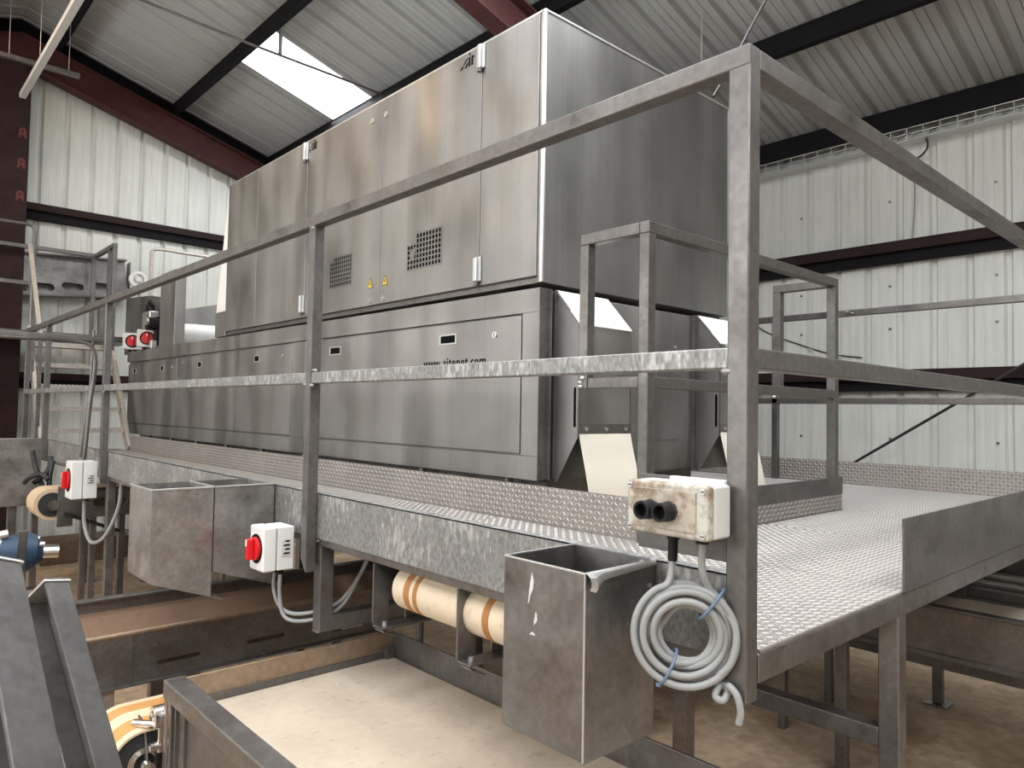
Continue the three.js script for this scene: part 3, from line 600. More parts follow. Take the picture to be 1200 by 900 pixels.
{
  const v = thing('valve_block', 'grey pneumatic valve block with black fittings on the infeed panel', 'valve');
  add(v, 'regulator_body', box(-6.80, -6.57, 1.14, 1.30, -.94, -.86, .01), M.zinc);
  add(v, 'gauge_label', box(-6.69, -6.60, 1.17, 1.26, -.86, -.858, 0), M.frame);
  for (const [x, y] of [[-6.76, 1.33], [-6.63, 1.34], [-6.70, 1.37]]) add(v, 'fitting', [cyl(P(x, 1.26, -.9), P(x, y + .02, -.9), .022, 10), cyl(P(x, y, -.9), P(x + .05, y + .03, -.88), .014, 8)], M.black);
  add(v, 'solenoid', [cyl(P(-6.5, 1.17, -.92), P(-6.5, 1.17, -.82), .06, 16), box(-6.54, -6.462, .96, 1.24, -.93, -.89, .01)], M.black);
  add(v, 'solenoid_cap', cyl(P(-6.47, 1.19, -.82), P(-6.47, 1.19, -.80), .04, 14), M.zinc);
  add(v, 'fitting', [box(-6.53, -6.462, .94, 1.02, -.92, -.85, .01)], M.zinc);
}
// terminal box with two black glands and the coiled cable
{
  const t = thing('terminal_box', 'stained grey plastic terminal box with two black cable glands on the corner post', 'terminal box');
  const a = on(735, 600, 'z', .085).x, b = on(829, 600, 'z', .085).x, yt = on(780, 566, 'z', .085).y, yb = on(780, 628, 'z', .085).y, z0 = -.004, z1 = .085;
  add(t, 'back_box', box(a, b, yb, yt, z0 + .012, z1 - .024, .006), M.trunk);
  const lid = add(t, 'lid', box(a - .001, b + .001, yb - .001, yt + .001, z1 - .0235, z1, .007), M.grime);
  add(lid, 'lid_panel', box(a + .016, b - .022, yb + .012, yt - .012, z1 - .001, z1 + .003, .002), M.grimeDark, 'brown stained lid panel');
  for (const [x, y] of [[a + .007, yt - .009], [b - .009, yt - .009], [a + .007, yb + .009], [b - .009, yb + .009]]) { const s = add(lid, 'lid_screw', cyl(P(x, y, z1), P(x, y, z1 + .002), .0055, 14), M.zinc); add(s, 'screw_slot', box(x - .004, x + .004, y - .0008, y + .0008, z1 + .0018, z1 + .0026, 0), M.dark); }
  const ym = (yb + yt) / 2 - .002, span = b - a;
  for (const f of [.33, .56]) {
    const x = a + span * f, g = add(t, 'cable_gland', ring(P(x, ym, z1 + .003), P(x, ym, z1 + .034), .0168, .0125), M.black);
    add(g, 'gland_plug', cyl(P(x, ym, z1 + .003), P(x, ym, z1 + .022), .0126, 18), M.dark);
    add(g, 'gland_nut', cyl(P(x, ym, z1 + .003), P(x, ym, z1 + .012), .0185, 8), M.rubber);
  }
  add(t, 'mounting_plate', box(a + .04, -.041, yb + .012, yt + .006, z0 - .003, z0 + .012, .002), M.trunk);
  for (const f of [.42, .78]) add(t, 'bottom_gland', [cyl(P(a + span * f, yb - .012, .04), P(a + span * f, yb, .04), .012, 8)], M.black);
  // coil
  const c = on(804, 741, 'z', .045), eu = P(.80, 0, -.60), ev = P(0, 1, 0), en = P(.60, 0, .80);
  const pts = []; const turns = 8, N = 24 * turns;
  const at = (r, th, w, sq = 0) => c.clone().addScaledVector(eu, r * Math.cos(th) * (1 + sq)).addScaledVector(ev, r * Math.sin(th)).addScaledVector(en, w);
  const gx = a + span * .42, hx = a + span * .78;
  pts.push(P(gx, yb - .012, .04), P(gx, yb - .05, .042));
  for (let k = 0; k <= N; k++) {
    const q = k / 24, f = q - Math.floor(q), e = f * f * (3 - 2 * f);
    const r = .0925 - .0058 * (Math.floor(q) + e) + .0065 * Math.sin(q * 3.3 + 1) * Math.sin(q * 1.1) , th = Math.PI * .62 + q * Math.PI * 2;
    pts.push(at(r, th, .013 * Math.sin(q * 2.4) + .006 * Math.sin(q * 4.3 + .6), .0));
  }
  pts.push(at(.043, Math.PI * .62 + turns * Math.PI * 2 + .9, -.012), at(.066, Math.PI * .62 + turns * Math.PI * 2 + 1.6, -.02));
  const coil = thing('coiled_cable', 'coil of grey cable tied with blue cable ties below the terminal box', 'cable');
  add(coil, 'cable', norm(new THREE.TubeGeometry(new THREE.CatmullRomCurve3(pts), 700, .0066, 10)), M.cable);
  add(coil, 'cable', tube([P(hx, yb - .012, .04), P(hx, yb - .06, .04), at(.086, 1.05, .0), at(.086, .2, .012), at(.088, -.5, .016), at(.092, -.95, .01), at(.105, -1.0, -.004), at(.125, -.85, -.006)], .0066, 60, 10), M.cable);
  add(coil, 'cable', tube([at(.105, -.98, 0), at(.118, -1.12, .01), at(.128, -1.05, .012), at(.122, -.93, .006), at(.112, -.86, .012), at(.128, -.84, .022), at(.155, -.93, .024), at(.172, -1.02, .02)], .0064, 60, 10), M.cable, 'loose cable tail');
  for (const th of [.9, -2.05]) {
    const tie = [];
    for (let k = 0; k <= 20; k++) { const t2 = k / 20 * Math.PI * 2; tie.push(at(.07 + .034 * Math.cos(t2), th + .03 * Math.sin(t2), .003 + .028 * Math.sin(t2))); }
    add(coil, 'cable_tie', [tube(tie, .0028, 60, 6), ...(th < 0 ? [box(-.004, .004, -.004, .004, -.004, .004, .001).applyMatrix4(new THREE.Matrix4().setPosition(at(.104, th, .012)))] : [])], M.tie, 'blue cable tie');
  }
  add(coil, 'sleeve', tube([P(gx, yb - .008, .04), P(gx, yb - .03, .041), P(gx, yb - .052, .042)], .0092, 10), M.black, 'black sleeve');
}
// ---------------------------------------------------------------- sheet metal bins hanging on the fascia
{
  const t = thing('reject_bin', 'dark open-topped sheet steel bin hanging beside the terminal box', 'bin');
  const x0 = -.445, x1 = -.225, z0 = -.036, z1 = .175, yb = -.213, yt = .127, k = .0022;
  add(t, 'front_sheet', box(x0, x1, yb, yt, z1 - k, z1, .0006), M.bin);
  add(t, 'side_sheet', box(x1 - k, x1, yb - .004, yt, z0, z1 - k, .0006), M.bin);
  add(t, 'side_sheet', box(x0, x0 + k, yb, yt, z0, z1 - k, .0006), M.bin);
  add(t, 'back_sheet', box(x0 + k, x1 - k, yb, yt, z0, z0 + k, .0006), M.bin);
  add(t, 'floor_sheet', box(x0 + k, x1 - k, yb, yb + k, z0 + k, z1 - k, 0), M.bin);
  add(t, 'rim', [bar(P(x0, yt, z1 - .001), P(x1, yt, z1 - .001), .004, .004, .001), bar(P(x0 + .001, yt, z0), P(x0 + .001, yt, z1), .004, .004, .001)], M.zinc);
  // rolled-over lip on the outer side: a bent strip of sheet
  const lip = new THREE.BufferGeometry(), lp = [], n = 14, arc = 5;
  const q = (i, j) => { const s = i / n, a = j / arc * Math.PI * .72, w = .012 * (1 - .45 * s) + .010 * Math.exp(-Math.pow((s - .06) / .09, 2)); return P(x1 - .002 + w * Math.sin(a), yt + .002 - w * (1 - Math.cos(a)), z1 - (z1 - z0) * s); };
  for (let i = 0; i < n; i++) for (let j = 0; j < arc; j++) for (const [a, b] of [[0, 0], [1, 0], [1, 1], [0, 0], [1, 1], [0, 1]]) { const v = q(i + a, j + b); lp.push(v.x, v.y, v.z); }
  lip.setAttribute('position', new THREE.Float32BufferAttribute(lp, 3)); lip.computeVertexNormals(); add(t, 'folded_lip', norm(lip), M.zinc, 'bright folded-over lip');
  add(t, 'seam_weld', cyl(P(x1 - .001, yb, z1 - .001), P(x1 - .001, yt, z1 - .001), .0022, 8), M.zinc);
  const e = (cx, cy, w, h, ang) => { const o = []; for (let k2 = 0; k2 < 9; k2++) { const a = k2 / 9 * Math.PI * 2, r = 1 + .35 * Math.sin(a * 3 + ang); o.push([cx + w * r * Math.cos(a) * .8 + h * .2 * Math.sin(a), cy + h * r * Math.sin(a)]); } return plate('z', z1 + .0002, .0003, o); };
  add(t, 'scrape_mark', [e(-.366, .075, .006, .028, 1), e(-.352, .018, .005, .012, 2), e(-.36, -.012, .009, .003, 3)], M.trunk, 'pale scrape marks');
  add(t, 'rivet', [cyl(P(x1, .08, z0 + .02), P(x1 + .004, .08, z0 + .02), .005, 10), cyl(P(x1 - .03, .118, z0 + k), P(x1 - .03, .118, z0 + k + .004), .005, 10)], M.zinc);
}
for (const [z0, z1, txt] of [[.192, .40, 'outer steel chute box of the pair hanging beside the isolator'], [-.036, .188, 'inner steel chute box of the pair, joined to the fascia beside the isolator']]) {
  const t = thing('chute_box', txt, 'chute'), x0 = -2.26, x1 = -2.0, yt = .13, ya = z0 > 0 ? -.185 : -.17, yb = ya - .075, k = .0022;
  const side = [[z1, ya], [z1, yt], [z0, yt], [z0, yb]];
  add(t, 'side_sheet', plate('x', x1 - k, k, side), M.binLight); add(t, 'side_sheet', plate('x', x0, k, side), M.binLight);
  add(t, 'front_sheet', box(x0 + k, x1 - k, ya, yt, z1 - k, z1, .0005), M.binLight);
  add(t, 'back_sheet', box(x0 + k, x1 - k, yb, yt, z0, z0 + k, .0005), M.binLight);
  add(t, 'sloping_floor', plate('x', x0 + .004, x1 - x0 - .002, [[z1 - k, ya], [z0 - .045, yb - .016], [z0 - .045, yb - .019], [z1 - k, ya - .003]]), M.binLight);
  add(t, 'rim', [box(x1 - .004, x1 + .003, yt - .002, yt + .004, z0, z1 + .002, .001), box(x0 - .002, x1, yt - .002, yt + .004, z1 - .003, z1 + .003, .001)], M.zinc);
}
{
  const t = thing('chute_box', 'far steel chute box hanging on the fascia before the ladder', 'chute');
  const x0 = -6.6, x1 = -6.45, z1 = .42, z0 = -.03, yt = .13, yb = -.42;
  add(t, 'side_sheet', box(x1 - .004, x1, yb, yt - .004, z0, z1 - .003, .001), M.binLight);
  add(t, 'front_sheet', box(x0, x1, yb, yt, z1 - .003, z1, .001), M.binLight);
  add(t, 'back_sheet', box(x0, x1 - .005, yb, yt, z0, z0 + .003, .001), M.binLight);
  add(t, 'rim', box(x1 - .006, x1 + .006, yt - .004, yt + .004, z0, z1, .001), M.zinc);
  add(t, 'support_leg', box(x1 - .1, x1 - .04, FL, yb, .12, .18, .004), M.rail);
}

// ---------------------------------------------------------------- conveyors under and in front of the walkway
function pt(px, py, depth) { return CAM.clone().addScaledVector(FWD, depth).addScaledVector(RIGHT, depth * (px - 600) / FPX).addScaledVector(UP, depth * (450 - py) / FPX); }
{
  const t = thing('discharge_conveyor', 'narrow discharge conveyor with a cream banded belt under the fascia', 'conveyor');
  const y = -.128, z = -.135, r = .067;
  add(t, 'belt', [ring(P(-1.225, y, z), P(-.66, y, z), r, r - .006, 40), box(-1.225, -.66, y + r - .006, y + r, -1.6, z, 0), box(-1.225, -.66, y - r, y - r + .006, -1.6, z, 0)], M.flapBelt);
  for (const [a, b] of [[-1.165, -1.137], [-1.118, -1.098], [-.80, -.775]]) add(t, 'belt_stripe', ring(P(a, y, z), P(b, y, z), r + .0012, r - .001, 40), M.brown, 'brown stripe on the belt');
  add(t, 'drum', cyl(P(-1.235, y, z), P(-.65, y, z), r - .007, 28), M.rubber);
  add(t, 'shaft', cyl(P(-1.36, y, z), P(-.58, y, z), .014, 14), M.frame);
  for (const x of [-1.31, -.885]) {
    const b = add(t, 'side_bracket', plate('x', x, .006, [[-.052, -.06], [-.45, -.06], [-.45, -.25], [-.175, -.25], [-.175, -.165], [-.165, -.145], [-.145, -.138], [-.12, -.145], [-.108, -.165], [-.108, -.235], [-.10, -.252], [-.06, -.252], [-.052, -.24]], [], .001), M.rail);
    add(b, 'bracket_foot', [box(x - .002, x + .055, -.256, -.25, -.45, -.055, .001), bar(P(x + .03, -.262, -.06), P(x + .03, -.285, -.11), .05, .004, .001)], M.rail);
    add(b, 'bolt', [cyl(P(x + .03, -.25, -.08), P(x + .03, -.238, -.08), .008, 6), cyl(P(x + .02, -.262, -.075), P(x + .02, -.256, -.075), .007, 6)], M.zinc);
  }
}
{ // wide receiving conveyor with the beige belt
  const t = thing('belt_conveyor', 'wide beige belt conveyor in a dark steel frame below the bin', 'conveyor');
  const x0 = -1.66, x1 = .35, z0 = -.365, z1 = .44, yt = -.41, yb = -.5;
  add(t, 'belt', box(x0 + .01, x1, yb - .008, yb, z0 + .01, z1 - .06, 0), M.belt, 'dusty beige belt');
  add(t, 'rear_board', box(x0, x1, yb - .12, yt, z0 - .008, z0, .002), M.frame);
  add(t, 'end_board', box(x0 - .008, x0, yb - .12, yt, z0 - .008, z1, .002), M.tanReflect, 'end board with the reflected tan of the belt painted in');  // reflected belt and floor tone painted into the board
  add(t, 'skirt_strip', box(x0, x0 + .008, yb - .004, yb + .022, z0, z1 - .06, .001), M.rail);
  add(t, 'front_channel', box(x0 - .03, x1, yt - .055, yt, z1 - .062, z1 + .002, .006), M.frame);
  add(t, 'front_panel', box(x0 - .02, x1, yt - .34, yt - .05, z1 - .03, z1 - .022, .001), M.frame);
  for (const x of [x0 + .045, x0 + .12]) add(t, 'panel_rib', box(x - .004, x + .004, yt - .34, yt - .056, z1 - .024, z1 - .012, .002), M.rail);
  for (const [x, z] of [[x0, z1 - .03], [x0, z0 + .02], [x1 - .05, z0 + .02], [-.62, z0 - .03]]) add(t, 'leg', box(x - .025, x + .025, FL, yt - .05, z - .025, z + .025, .004), M.frame);
  add(t, 'end_upright', box(x0 - .03, x0 + .005, yt - .36, yt - .05, z1 - .045, z1 - .002, .006), M.frame);
  add(t, 'bearing_housing', [ring(P(x0 - .055, yt - .12, z1 - .02), P(x0 - .055, yt - .12, z1 + .02), .035, .022), box(x0 - .07, x0 - .03, yt - .22, yt - .11, z1 - .015, z1 + .01, .004)], M.chrome, 'polished bearing housing');
  add(t, 'tension_bolt', [cyl(P(x0 - .05, yt - .14, z1 + .01), P(x0 - .13, yt - .15, z1 + .05), .012, 12), cyl(P(x0 - .04, yt - .20, z1 + .0), P(x0 - .04, yt - .20, z1 + .03), .014, 6)], M.chrome);
  add(t, 'tension_plate', [plate('z', z1 + .03, .005, [[x0 - .15, yt - .135], [x0 - .09, yt - .14], [x0 - .05, yt - .24], [x0 - .09, yt - .23]])], M.frame);
}
{ // small crossing conveyor whose banded belt turns over a pulley
  const t = thing('pulley_conveyor', 'narrow tan banded belt turning over a black pulley beside the wide conveyor', 'conveyor');
  const c = on(169, 894, 'x', -1.73), x1 = -1.73, x0 = -1.99, y = c.y, z = c.z, r = .098;
  const shell = (a, b, r1, r0) => {                 // belt: half turn with two flat runs towards -z
    const o = [], n = []; for (let k = 0; k <= 20; k++) { const th = -Math.PI / 2 + Math.PI * k / 20; o.push([z + r1 * Math.cos(th), y + r1 * Math.sin(th)]); n.push([z + r0 * Math.cos(th), y + r0 * Math.sin(th)]); }
    return plate('x', a, b - a, [[-.1, y - r1], ...o, [-.1, y + r1], [-.1, y + r0], ...n.reverse(), [-.1, y - r0]]);
  };
  add(t, 'belt', shell(x0, x1, r, r - .007), M.tan, 'tan belt');
  for (const [a, b] of [[x0 + .03, x0 + .085], [x0 + .155, x0 + .225]]) add(t, 'belt_stripe', shell(a, b, r + .0015, r - .001), M.orange, 'orange brown belt stripe');
  add(t, 'pulley', cyl(P(x0 + .01, y, z), P(x1 - .012, y, z), r - .008, 36), M.rubber);
  add(t, 'hub', ring(P(x1 - .014, y, z), P(x1 + .004, y, z), .048, .03), M.chrome);
  add(t, 'shaft', cyl(P(x1 - .02, y, z), P(x1 + .05, y, z), .018, 16), M.chrome);
  add(t, 'side_bar', [box(x1 + .012, x1 + .022, y - .05, y + .05, -.1, z - .12, .002)], M.rail);
  add(t, 'leg', [box(x0 + .05, x0 + .09, FL, y - r - .004, z - .3, z - .26, .003), box(x1 - .09, x1 - .05, FL, y - r - .004, z - .3, z - .26, .003)], M.rail);
}
{ // long side-channel conveyor passing below the chute boxes
  const t = thing('trough_conveyor', 'long dark trough conveyor with slotted side channel below the chute boxes', 'conveyor');
  const xn = -2.4, xf = -2.9, y1 = -.462, y0 = -.652, za = .95, zb = -2.3;
  const holes = [[210, 771], [312, 748], [408, 735]].map(([a, b]) => { const p = on(a, b, 'x', xn); return slot(p.z, p.y, .17, .017, 5); });
  add(t, 'side_channel', plate('x', xn - .006, .006, [[za, y0], [za, y1], [zb, y1], [zb, y0]], holes), M.frame);
  add(t, 'return_cover', box(xn - .16, xn - .15, y0, y1 - .11, zb, za, 0), M.frame);
  add(t, 'side_channel', box(xf, xf + .006, y0, y1 + .03, zb, za, .001), M.frame);
  add(t, 'rolled_lip', cyl(P(xn - .006, y1 + .004, zb), P(xn - .006, y1 + .004, za), .010, 12), M.tanReflect, 'rolled lip with a tan shine painted in');  // shine along the lip painted as a tan colour
  add(t, 'rolled_lip', box(xf - .02, xf + .03, y1 + .028, y1 + .04, zb, za, .003), M.rail);
  add(t, 'lower_flange', box(xn - .03, xn + .018, y0 - .004, y0 + .004, zb, za, .001), M.rail);
  add(t, 'trough_floor', plate('z', zb, za - zb, [[xf + .006, y1 - .02], [xf + .14, y1 - .085], [xn - .14, y1 - .085], [xn - .02, y1 - .01], [xn - .02, y1 - .02], [xn - .14, y1 - .095], [xf + .14, y1 - .095], [xf + .006, y1 - .03]]), M.beltDark, 'brown belt in the trough');
  add(t, 'joint_cover', box(xn - .0, xn + .004, y0, y1 - .01, .33, .338, 0), M.rail);
  for (const [a, b] of [[308, 765], [183, 757]]) { const p = on(a, b, 'x', xn + .004); add(t, 'bolt', cyl(P(xn, p.y, p.z), P(xn + .018, p.y, p.z), .013, 6), M.rail); }
  for (const z of [.42, .1, -.8, -1.8]) { add(t, 'leg', box(xn - .05, xn - .005, FL, y0, z - .03, z + .03, .004), M.legPale); add(t, 'leg', box(xf, xf + .045, FL, y0, z - .03, z + .03, .004), M.frame); }
}
{ // small roller conveyor below the isolator near the ladder
  const c = on(62, 592, 'x', -5.0), t = thing('roller_conveyor', 'small conveyor with a tan roller below the isolator near the ladder', 'conveyor');
  add(t, 'roller', cyl(P(-5.30, c.y, c.z), P(-5.04, c.y, c.z), .105, 30), M.tan, 'tan belt roller');
  add(t, 'belt', [box(-5.29, -5.05, c.y + .098, c.y + .105, c.z - .95, c.z, 0)], M.tan);
  add(t, 'end_disc', cyl(P(-5.04, c.y, c.z), P(-5.03, c.y, c.z), .08, 24), M.rubber);
  add(t, 'hub', cyl(P(-5.03, c.y, c.z), P(-4.98, c.y, c.z), .035, 18), M.chrome);
  add(t, 'side_plate', plate('x', -5.02, .01, [[c.z - .03, c.y - .15], [c.z - .03, c.y + .12], [c.z - .09, c.y + .12], [c.z - .10, c.y + .08], [c.z - .95, c.y + .08], [c.z - .95, c.y - .1], [c.z - .12, c.y - .1], [c.z - .12, c.y - .15]], [slot(c.z - .35, c.y - .0, .22, .06)], .001), M.frame);
  add(t, 'side_plate', box(-5.34, -5.33, c.y - .1, c.y + .08, c.z - .95, c.z - .03, .001), M.frame);
  for (const z of [c.z - .25, c.z - .8]) add(t, 'leg', [box(-5.06, -5.02, FL, c.y - .1, z - .02, z + .02, .003), box(-5.33, -5.29, FL, c.y - .1, z - .02, z + .02, .003)], M.frame);
  add(t, 'tie_rod', cyl(on(75, 602, 'x', -4.98), on(140, 622, 'x', -4.98), .012, 8), M.blackCable);
}
for (const [k, pts] of [[[38, 528], [42, 548], [46, 560], [52, 575]], [[60, 535], [57, 550], [48, 560], [40, 566]], [[62, 540], [58, 560], [58, 580]], [[28, 566], [34, 560], [48, 556], [56, 562]]].entries())
  single('hanging_cable', ['black cable hanging from the fascia next to the far chute box', 'black cable crossing under the fascia beside the small roller', 'straight black cable dropping to the small roller conveyor', 'bunched black cable lying over the small roller conveyor'][k], 'cable', tube(pts.map(([a, b], i) => on(a, b, 'x', -5.5 + .02 * k + .03 * i)), .017, 24), M.blackCable);
// ---------------------------------------------------------------- ladder, upper platform and feeder at the gable end
{
  const t = thing('access_ladder', 'pale aluminium step ladder from the walkway to the upper platform', 'ladder');
  const A = z => P(-6.70, .01, z), B = z => P(-7.55, 1.13, z);
  for (const z of [-.07, -.76]) add(t, 'stringer', bar(A(z), B(z), .03, .11, .004, P(0, 1, 0)), M.ladder);
  for (const [k, y] of [.2, .395, .595, .80, 1.0].entries()) {
    const x = -6.70 - .85 * y / 1.12, s = add(t, 'step', box(x - .13, x + .05, y - .04, y, -.74, -.09, .003), M.ladder);
    const teeth = []; for (let z = -.73; z < -.1; z += .035) teeth.push(box(x + .046, x + .058, y - .006, y + .004, z, z + .02, .001)); add(s, 'step_serration', teeth, M.zinc);
  }
  add(t, 'handrail', bar(P(-6.80, .97, -.05), P(-7.52, 1.93, -.05), .035, .035, .008), M.ladder, 'white handrail bar');
  add(t, 'handrail_post', box(-6.83, -6.79, .12, .98, -.065, -.035, .003), M.rail);
  add(t, 'handrail_post', box(-7.2, -7.16, .62, 1.46, -.065, -.035, .003), M.rail);
}
{
  const t = thing('upper_platform', 'upper steel platform with square tube guard rails at the gable wall', 'platform');
  add(t, 'deck', box(-8.15, -7.58, 1.06, 1.12, -1.0, 1.6, .004), M.rail);
  const h = .04, X = -7.56;
  const r0 = on(0, 256, 'x', X), r1 = on(41, 263, 'x', X);
  add(t, 'top_rail', tube([P(X, 2.13, 1.6), P(X, 2.13, r1.z + .12), P(X, 2.13, r1.z + .03), P(X, 2.10, r1.z), P(X, 2.0, r1.z), P(X, 1.12, r1.z)], .02, 60, 10), M.rail);
  const q0 = on(0, 287, 'x', -7.95), q1 = on(113, 298, 'x', -7.95);
  add(t, 'top_rail', box(-7.97, -7.93, q1.y - .04, q1.y, q1.z, 1.6, .004), M.rail);
  add(t, 'mid_rail', box(X - .04, X, 1.55, 1.59, -.06, 1.6, .004), M.rail);
  add(t, 'top_rail', bar(P(-7.95, q1.y - .02, q1.z), P(-7.2, q1.y - .02, q1.z), .04, .04), M.rail);
  add(t, 'post', box(-7.97, -7.93, 1.12, q1.y - .04, q1.z, q1.z + .04, .003), M.rail);
  for (const dx of [0, -.16]) add(t, 'post', box(-7.24 + dx, -7.2 + dx, .95, q1.y - .04, q1.z - .02, q1.z + .02, .003), M.rail);
  for (const z of [1.5, .3]) add(t, 'leg', box(-8.1, -8.05, FL, 1.06, z, z + .05, .003), M.frame);
  const w0 = on(178, 291, 'x', -7.7), w1 = on(250, 301, 'x', -7.7), w2 = on(178, 335, 'x', -7.7);
  add(t, 'thin_handrail', tube([P(-7.7, 1.3, w2.z), P(-7.7, w0.y - .15, w0.z), P(-7.7, w0.y - .02, w0.z - .01), P(-7.7, w0.y, w0.z - .08), P(-7.7, w0.y, -1.5), P(-7.7, w0.y, -2.4)], .017, 60, 10), M.ladder, 'thin pale round handrail');
  add(t, 'thin_handrail', tube([P(-7.7, 1.46, -1.35), P(-7.7, 1.46, -2.4)], .012, 8, 8), M.rail);
}
{
  const t = thing('vibrating_feeder', 'grey steel feeder trough side with oval slots above the ladder', 'feeder');
  const x = -8.12, hz = [20, 50, 85, 119].map(px => on(px, 336, 'x', x));
  add(t, 'side_sheet', plate('x', x, .012, [[1.4, 1.40], [1.4, 1.83], [-1.02, 2.0], [-1.07, 1.6]], hz.map(p => slot(p.z, p.y, .21, .075)), .001), M.bin, 'slotted side sheet');
  add(t, 'top_flange', bar(P(x + .03, 1.84, 1.4), P(x + .03, 2.01, -1.03), .07, .02), M.bin);
  add(t, 'bottom_flange', bar(P(x + .03, 1.40, 1.4), P(x + .03, 1.60, -1.08), .07, .02), M.rail);
  add(t, 'back_sheet', plate('x', x - .12, .01, [[1.4, 1.40], [1.4, 1.83], [-1.02, 2.0], [-1.07, 1.6]]), M.bin);
  add(t, 'end_sheet', box(x - .12, x + .01, 1.6, 2.0, -1.085, -1.075, .001), M.bin);
  const c = on(160, 327, 'x', -8.0); add(t, 'round_coupling', [ring(P(-8.05, c.y, c.z - .02), P(-8.0, c.y, c.z - .02), .09, .06), cyl(P(-8.05, c.y, c.z - .02), P(-7.99, c.y, c.z - .02), .03, 14)], M.white);
  add(t, 'mount', box(x - .1, x, 1.12, 1.45, .9, 1.0, .003), M.frame); add(t, 'mount', box(x - .1, x, 1.12, 1.6, -.9, -.8, .003), M.frame);
}
{ // rounded rail and thin rail running off the walkway past post three
  const t = thing('side_handrail', 'rounded steel tube handrail leading off the walkway at the ladder end', 'handrail');
  const X = -4.56; const a = on(108, 401, 'x', X);
  add(t, 'rounded_tube', tube([P(X, a.y, 1.4), P(X, a.y, .5), P(X, a.y, a.z + .08), P(X, a.y - .02, a.z + .01), P(X, a.y - .09, a.z - .02), P(X, .4, a.z - .0), P(X, .07, a.z + .02)], .013, 90, 10), M.rail);
  const b = on(60, 391, 'x', X);
  add(t, 'upper_tube', box(X - .015, X + .015, b.y - .03, b.y, -.04, 1.4, .004), M.rail);
  const c = on(30, 400, 'x', -6.3);
  add(t, 'rail_post', box(-6.31, -6.27, -.03, 1.06, -.04, 0, .003), M.rail);
}
// blue gearmotor and the two big inclined tubes
{
  const t = thing('gear_motor', 'dark blue hydraulic motor with silver hose fittings strapped to a steel post', 'motor');
  const c = on(24, 647, 'x', -3.2), D = P(.15, -.05, -1).normalize(), at = s => c.clone().addScaledVector(D, s);
  add(t, 'motor_body', cyl(at(-.075), at(-.012), .066, 24, .084), M.blue);
  add(t, 'motor_flange', cyl(at(.02), at(.06), .088, 24, .075), M.blue);
  add(t, 'front_cap', cyl(at(.06), at(.085), .06, 20, .045), M.blue);
  add(t, 'output_shaft', cyl(at(.085), at(.145), .03, 20), M.chrome, 'silver output shaft');
  add(t, 'strap', [bar(c.clone().add(P(.03, .10, 0)), c.clone().add(P(.03, -.42, 0)), .036, .022)], M.rail);
  for (const [k, y] of [[0, .085], [1, .045]]) add(t, 'hose_fitting', [cyl(at(-.05 - .02 * k).add(P(0.02, y, 0)), at(-.18).add(P(.02, y - .03, 0)), .02, 12), cyl(at(-.10).add(P(.02, y - .01, 0)), at(-.13).add(P(.02, y - .015, 0)), .028, 6)], M.zinc);
  for (const th of [.6, 2.4, 4.2]) { const o = P(Math.cos(th) * .075, Math.sin(th) * .075, 0); add(t, 'flange_bolt', cyl(at(.06).add(o), at(.08).add(o), .011, 6), M.zinc); }
}
{
  const beam = (T, B, w, h, label, up) => {  // tubes shaped open on the left so that side turns dark
    const t = thing('opened_tube', label, 'steel tube');
    const zz = B.clone().sub(T).normalize(), xx = up.clone().cross(zz).normalize(), yy = zz.clone().cross(xx), k = .008;
    const strip = (ox, oy, sw, sh) => bar(T.clone().addScaledVector(xx, ox).addScaledVector(yy, oy), B.clone().addScaledVector(xx, ox).addScaledVector(yy, oy), sw, sh, .003, up);
    add(t, 'front_flange', strip(0, h / 2 - k / 2, w, k), M.tubeSteel);
    add(t, 'web', strip(w / 2 - k / 2, 0, k, h - 2 * k), M.frame);
    add(t, 'rear_flange', strip(0, -h / 2 + k / 2, w, k), M.frame);
    const d = B.clone().sub(T).normalize(); const cap = add(t, 'end_cap', bar(T.clone().addScaledVector(d, -.006), T.clone(), w + .004, h + .004, .003, up), M.rail);
    add(cap, 'weld_bead', bar(T.clone().addScaledVector(d, -.001), T.clone().addScaledVector(d, .004), w + .007, h + .007, .002, up), M.zinc);
    return t;
  };
  const up = FWD.clone().negate().addScaledVector(RIGHT, 1.9).normalize();
  beam(pt(-20, 674, 1.30), pt(44, 1050, .98), .078, .09, 'broad inclined steel tube opened on one side for shade, with a welded end beside the blue motor', up);
  beam(pt(53, 694, 1.62), pt(149, 1050, 1.33), .054, .09, 'slimmer inclined steel tube opened on one side for shade, standing close to the pulley belt', up);
}
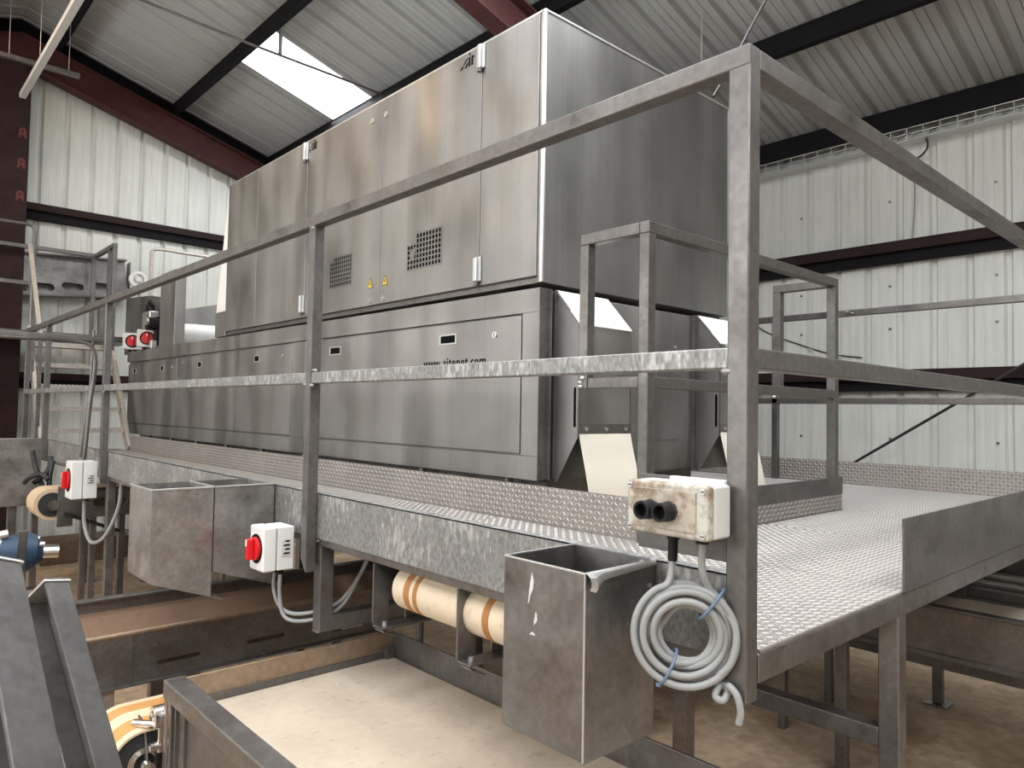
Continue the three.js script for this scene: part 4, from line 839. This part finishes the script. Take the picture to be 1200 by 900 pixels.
// ---------------------------------------------------------------- under the end deck
{
  const t = thing('cross_conveyor', 'dark steel conveyor frame under the end deck', 'conveyor');
  const z = -2.45, y1 = on(1140, 722, 'z', z).y, y0 = on(1140, 776, 'z', z).y;
  add(t, 'side_plate', box(-1.6, 3.2, y0, y1, z - .008, z, .001), M.frame);
  add(t, 'top_lip', box(-1.6, 3.2, y1 - .002, y1 + .014, z - .04, z + .006, .003), M.rail);
  add(t, 'bottom_lip', box(-1.6, 3.2, y0 - .02, y0 + .004, z - .03, z + .012, .003), M.rail);
  add(t, 'side_plate', box(-1.6, 3.2, y0, y1, z - .6, z - .592, .001), M.frame);
  add(t, 'belt', box(-1.6, 3.2, y1 - .06, y1 - .05, z - .59, z - .01, 0), M.belt);
  for (const x of [-1.2, .95, 2.8]) for (const d of [-.03, -.57]) add(t, 'leg', box(x - .02, x + .02, FL, y0, z + d - .02, z + d + .02, .003), M.frame);
}
{
  const t = thing('hose_support_frame', 'dark steel channel and hanging plate below the silver hoses under the deck', 'frame');
  const z = -3.0; const a = on(1150, 702, 'z', z);
  add(t, 'channel', box(-1.2, 2.6, a.y - .05, a.y, z - .05, z, .003), M.frame);
  add(t, 'hanging_plate', box(-1.1, on(1133, 700, 'z', z).x, a.y - .02, -.06, z + .001, z + .012, .001), M.frame);
  add(t, 'added_backing', box(-1.6, 3.0, -.95, -.13, -3.32, -3.30, .001), M.frame);  // added plate, darkens the space under the deck
  for (const x of [-1.15, 2.5]) add(t, 'leg', box(x, x + .05, FL, a.y - .05, z - .05, z, .003), M.frame);
}
for (const [k, dy, txt] of [[0, 0, 'lowest'], [1, .042, 'middle'], [2, .084, 'topmost']])
  single('foil_hose', `${txt} silver hose in the bundle under the end deck`, 'hose', tube([P(-.62, -.44 + dy, -3.10), P(-.2, -.445 + dy, -3.10), P(.4, -.435 + dy, -3.10), P(1.2, -.445 + dy, -3.10), P(2.2, -.44 + dy, -3.10)], .019, 60, 10), M.zinc);
settle();
renderer.render(scene, camera);
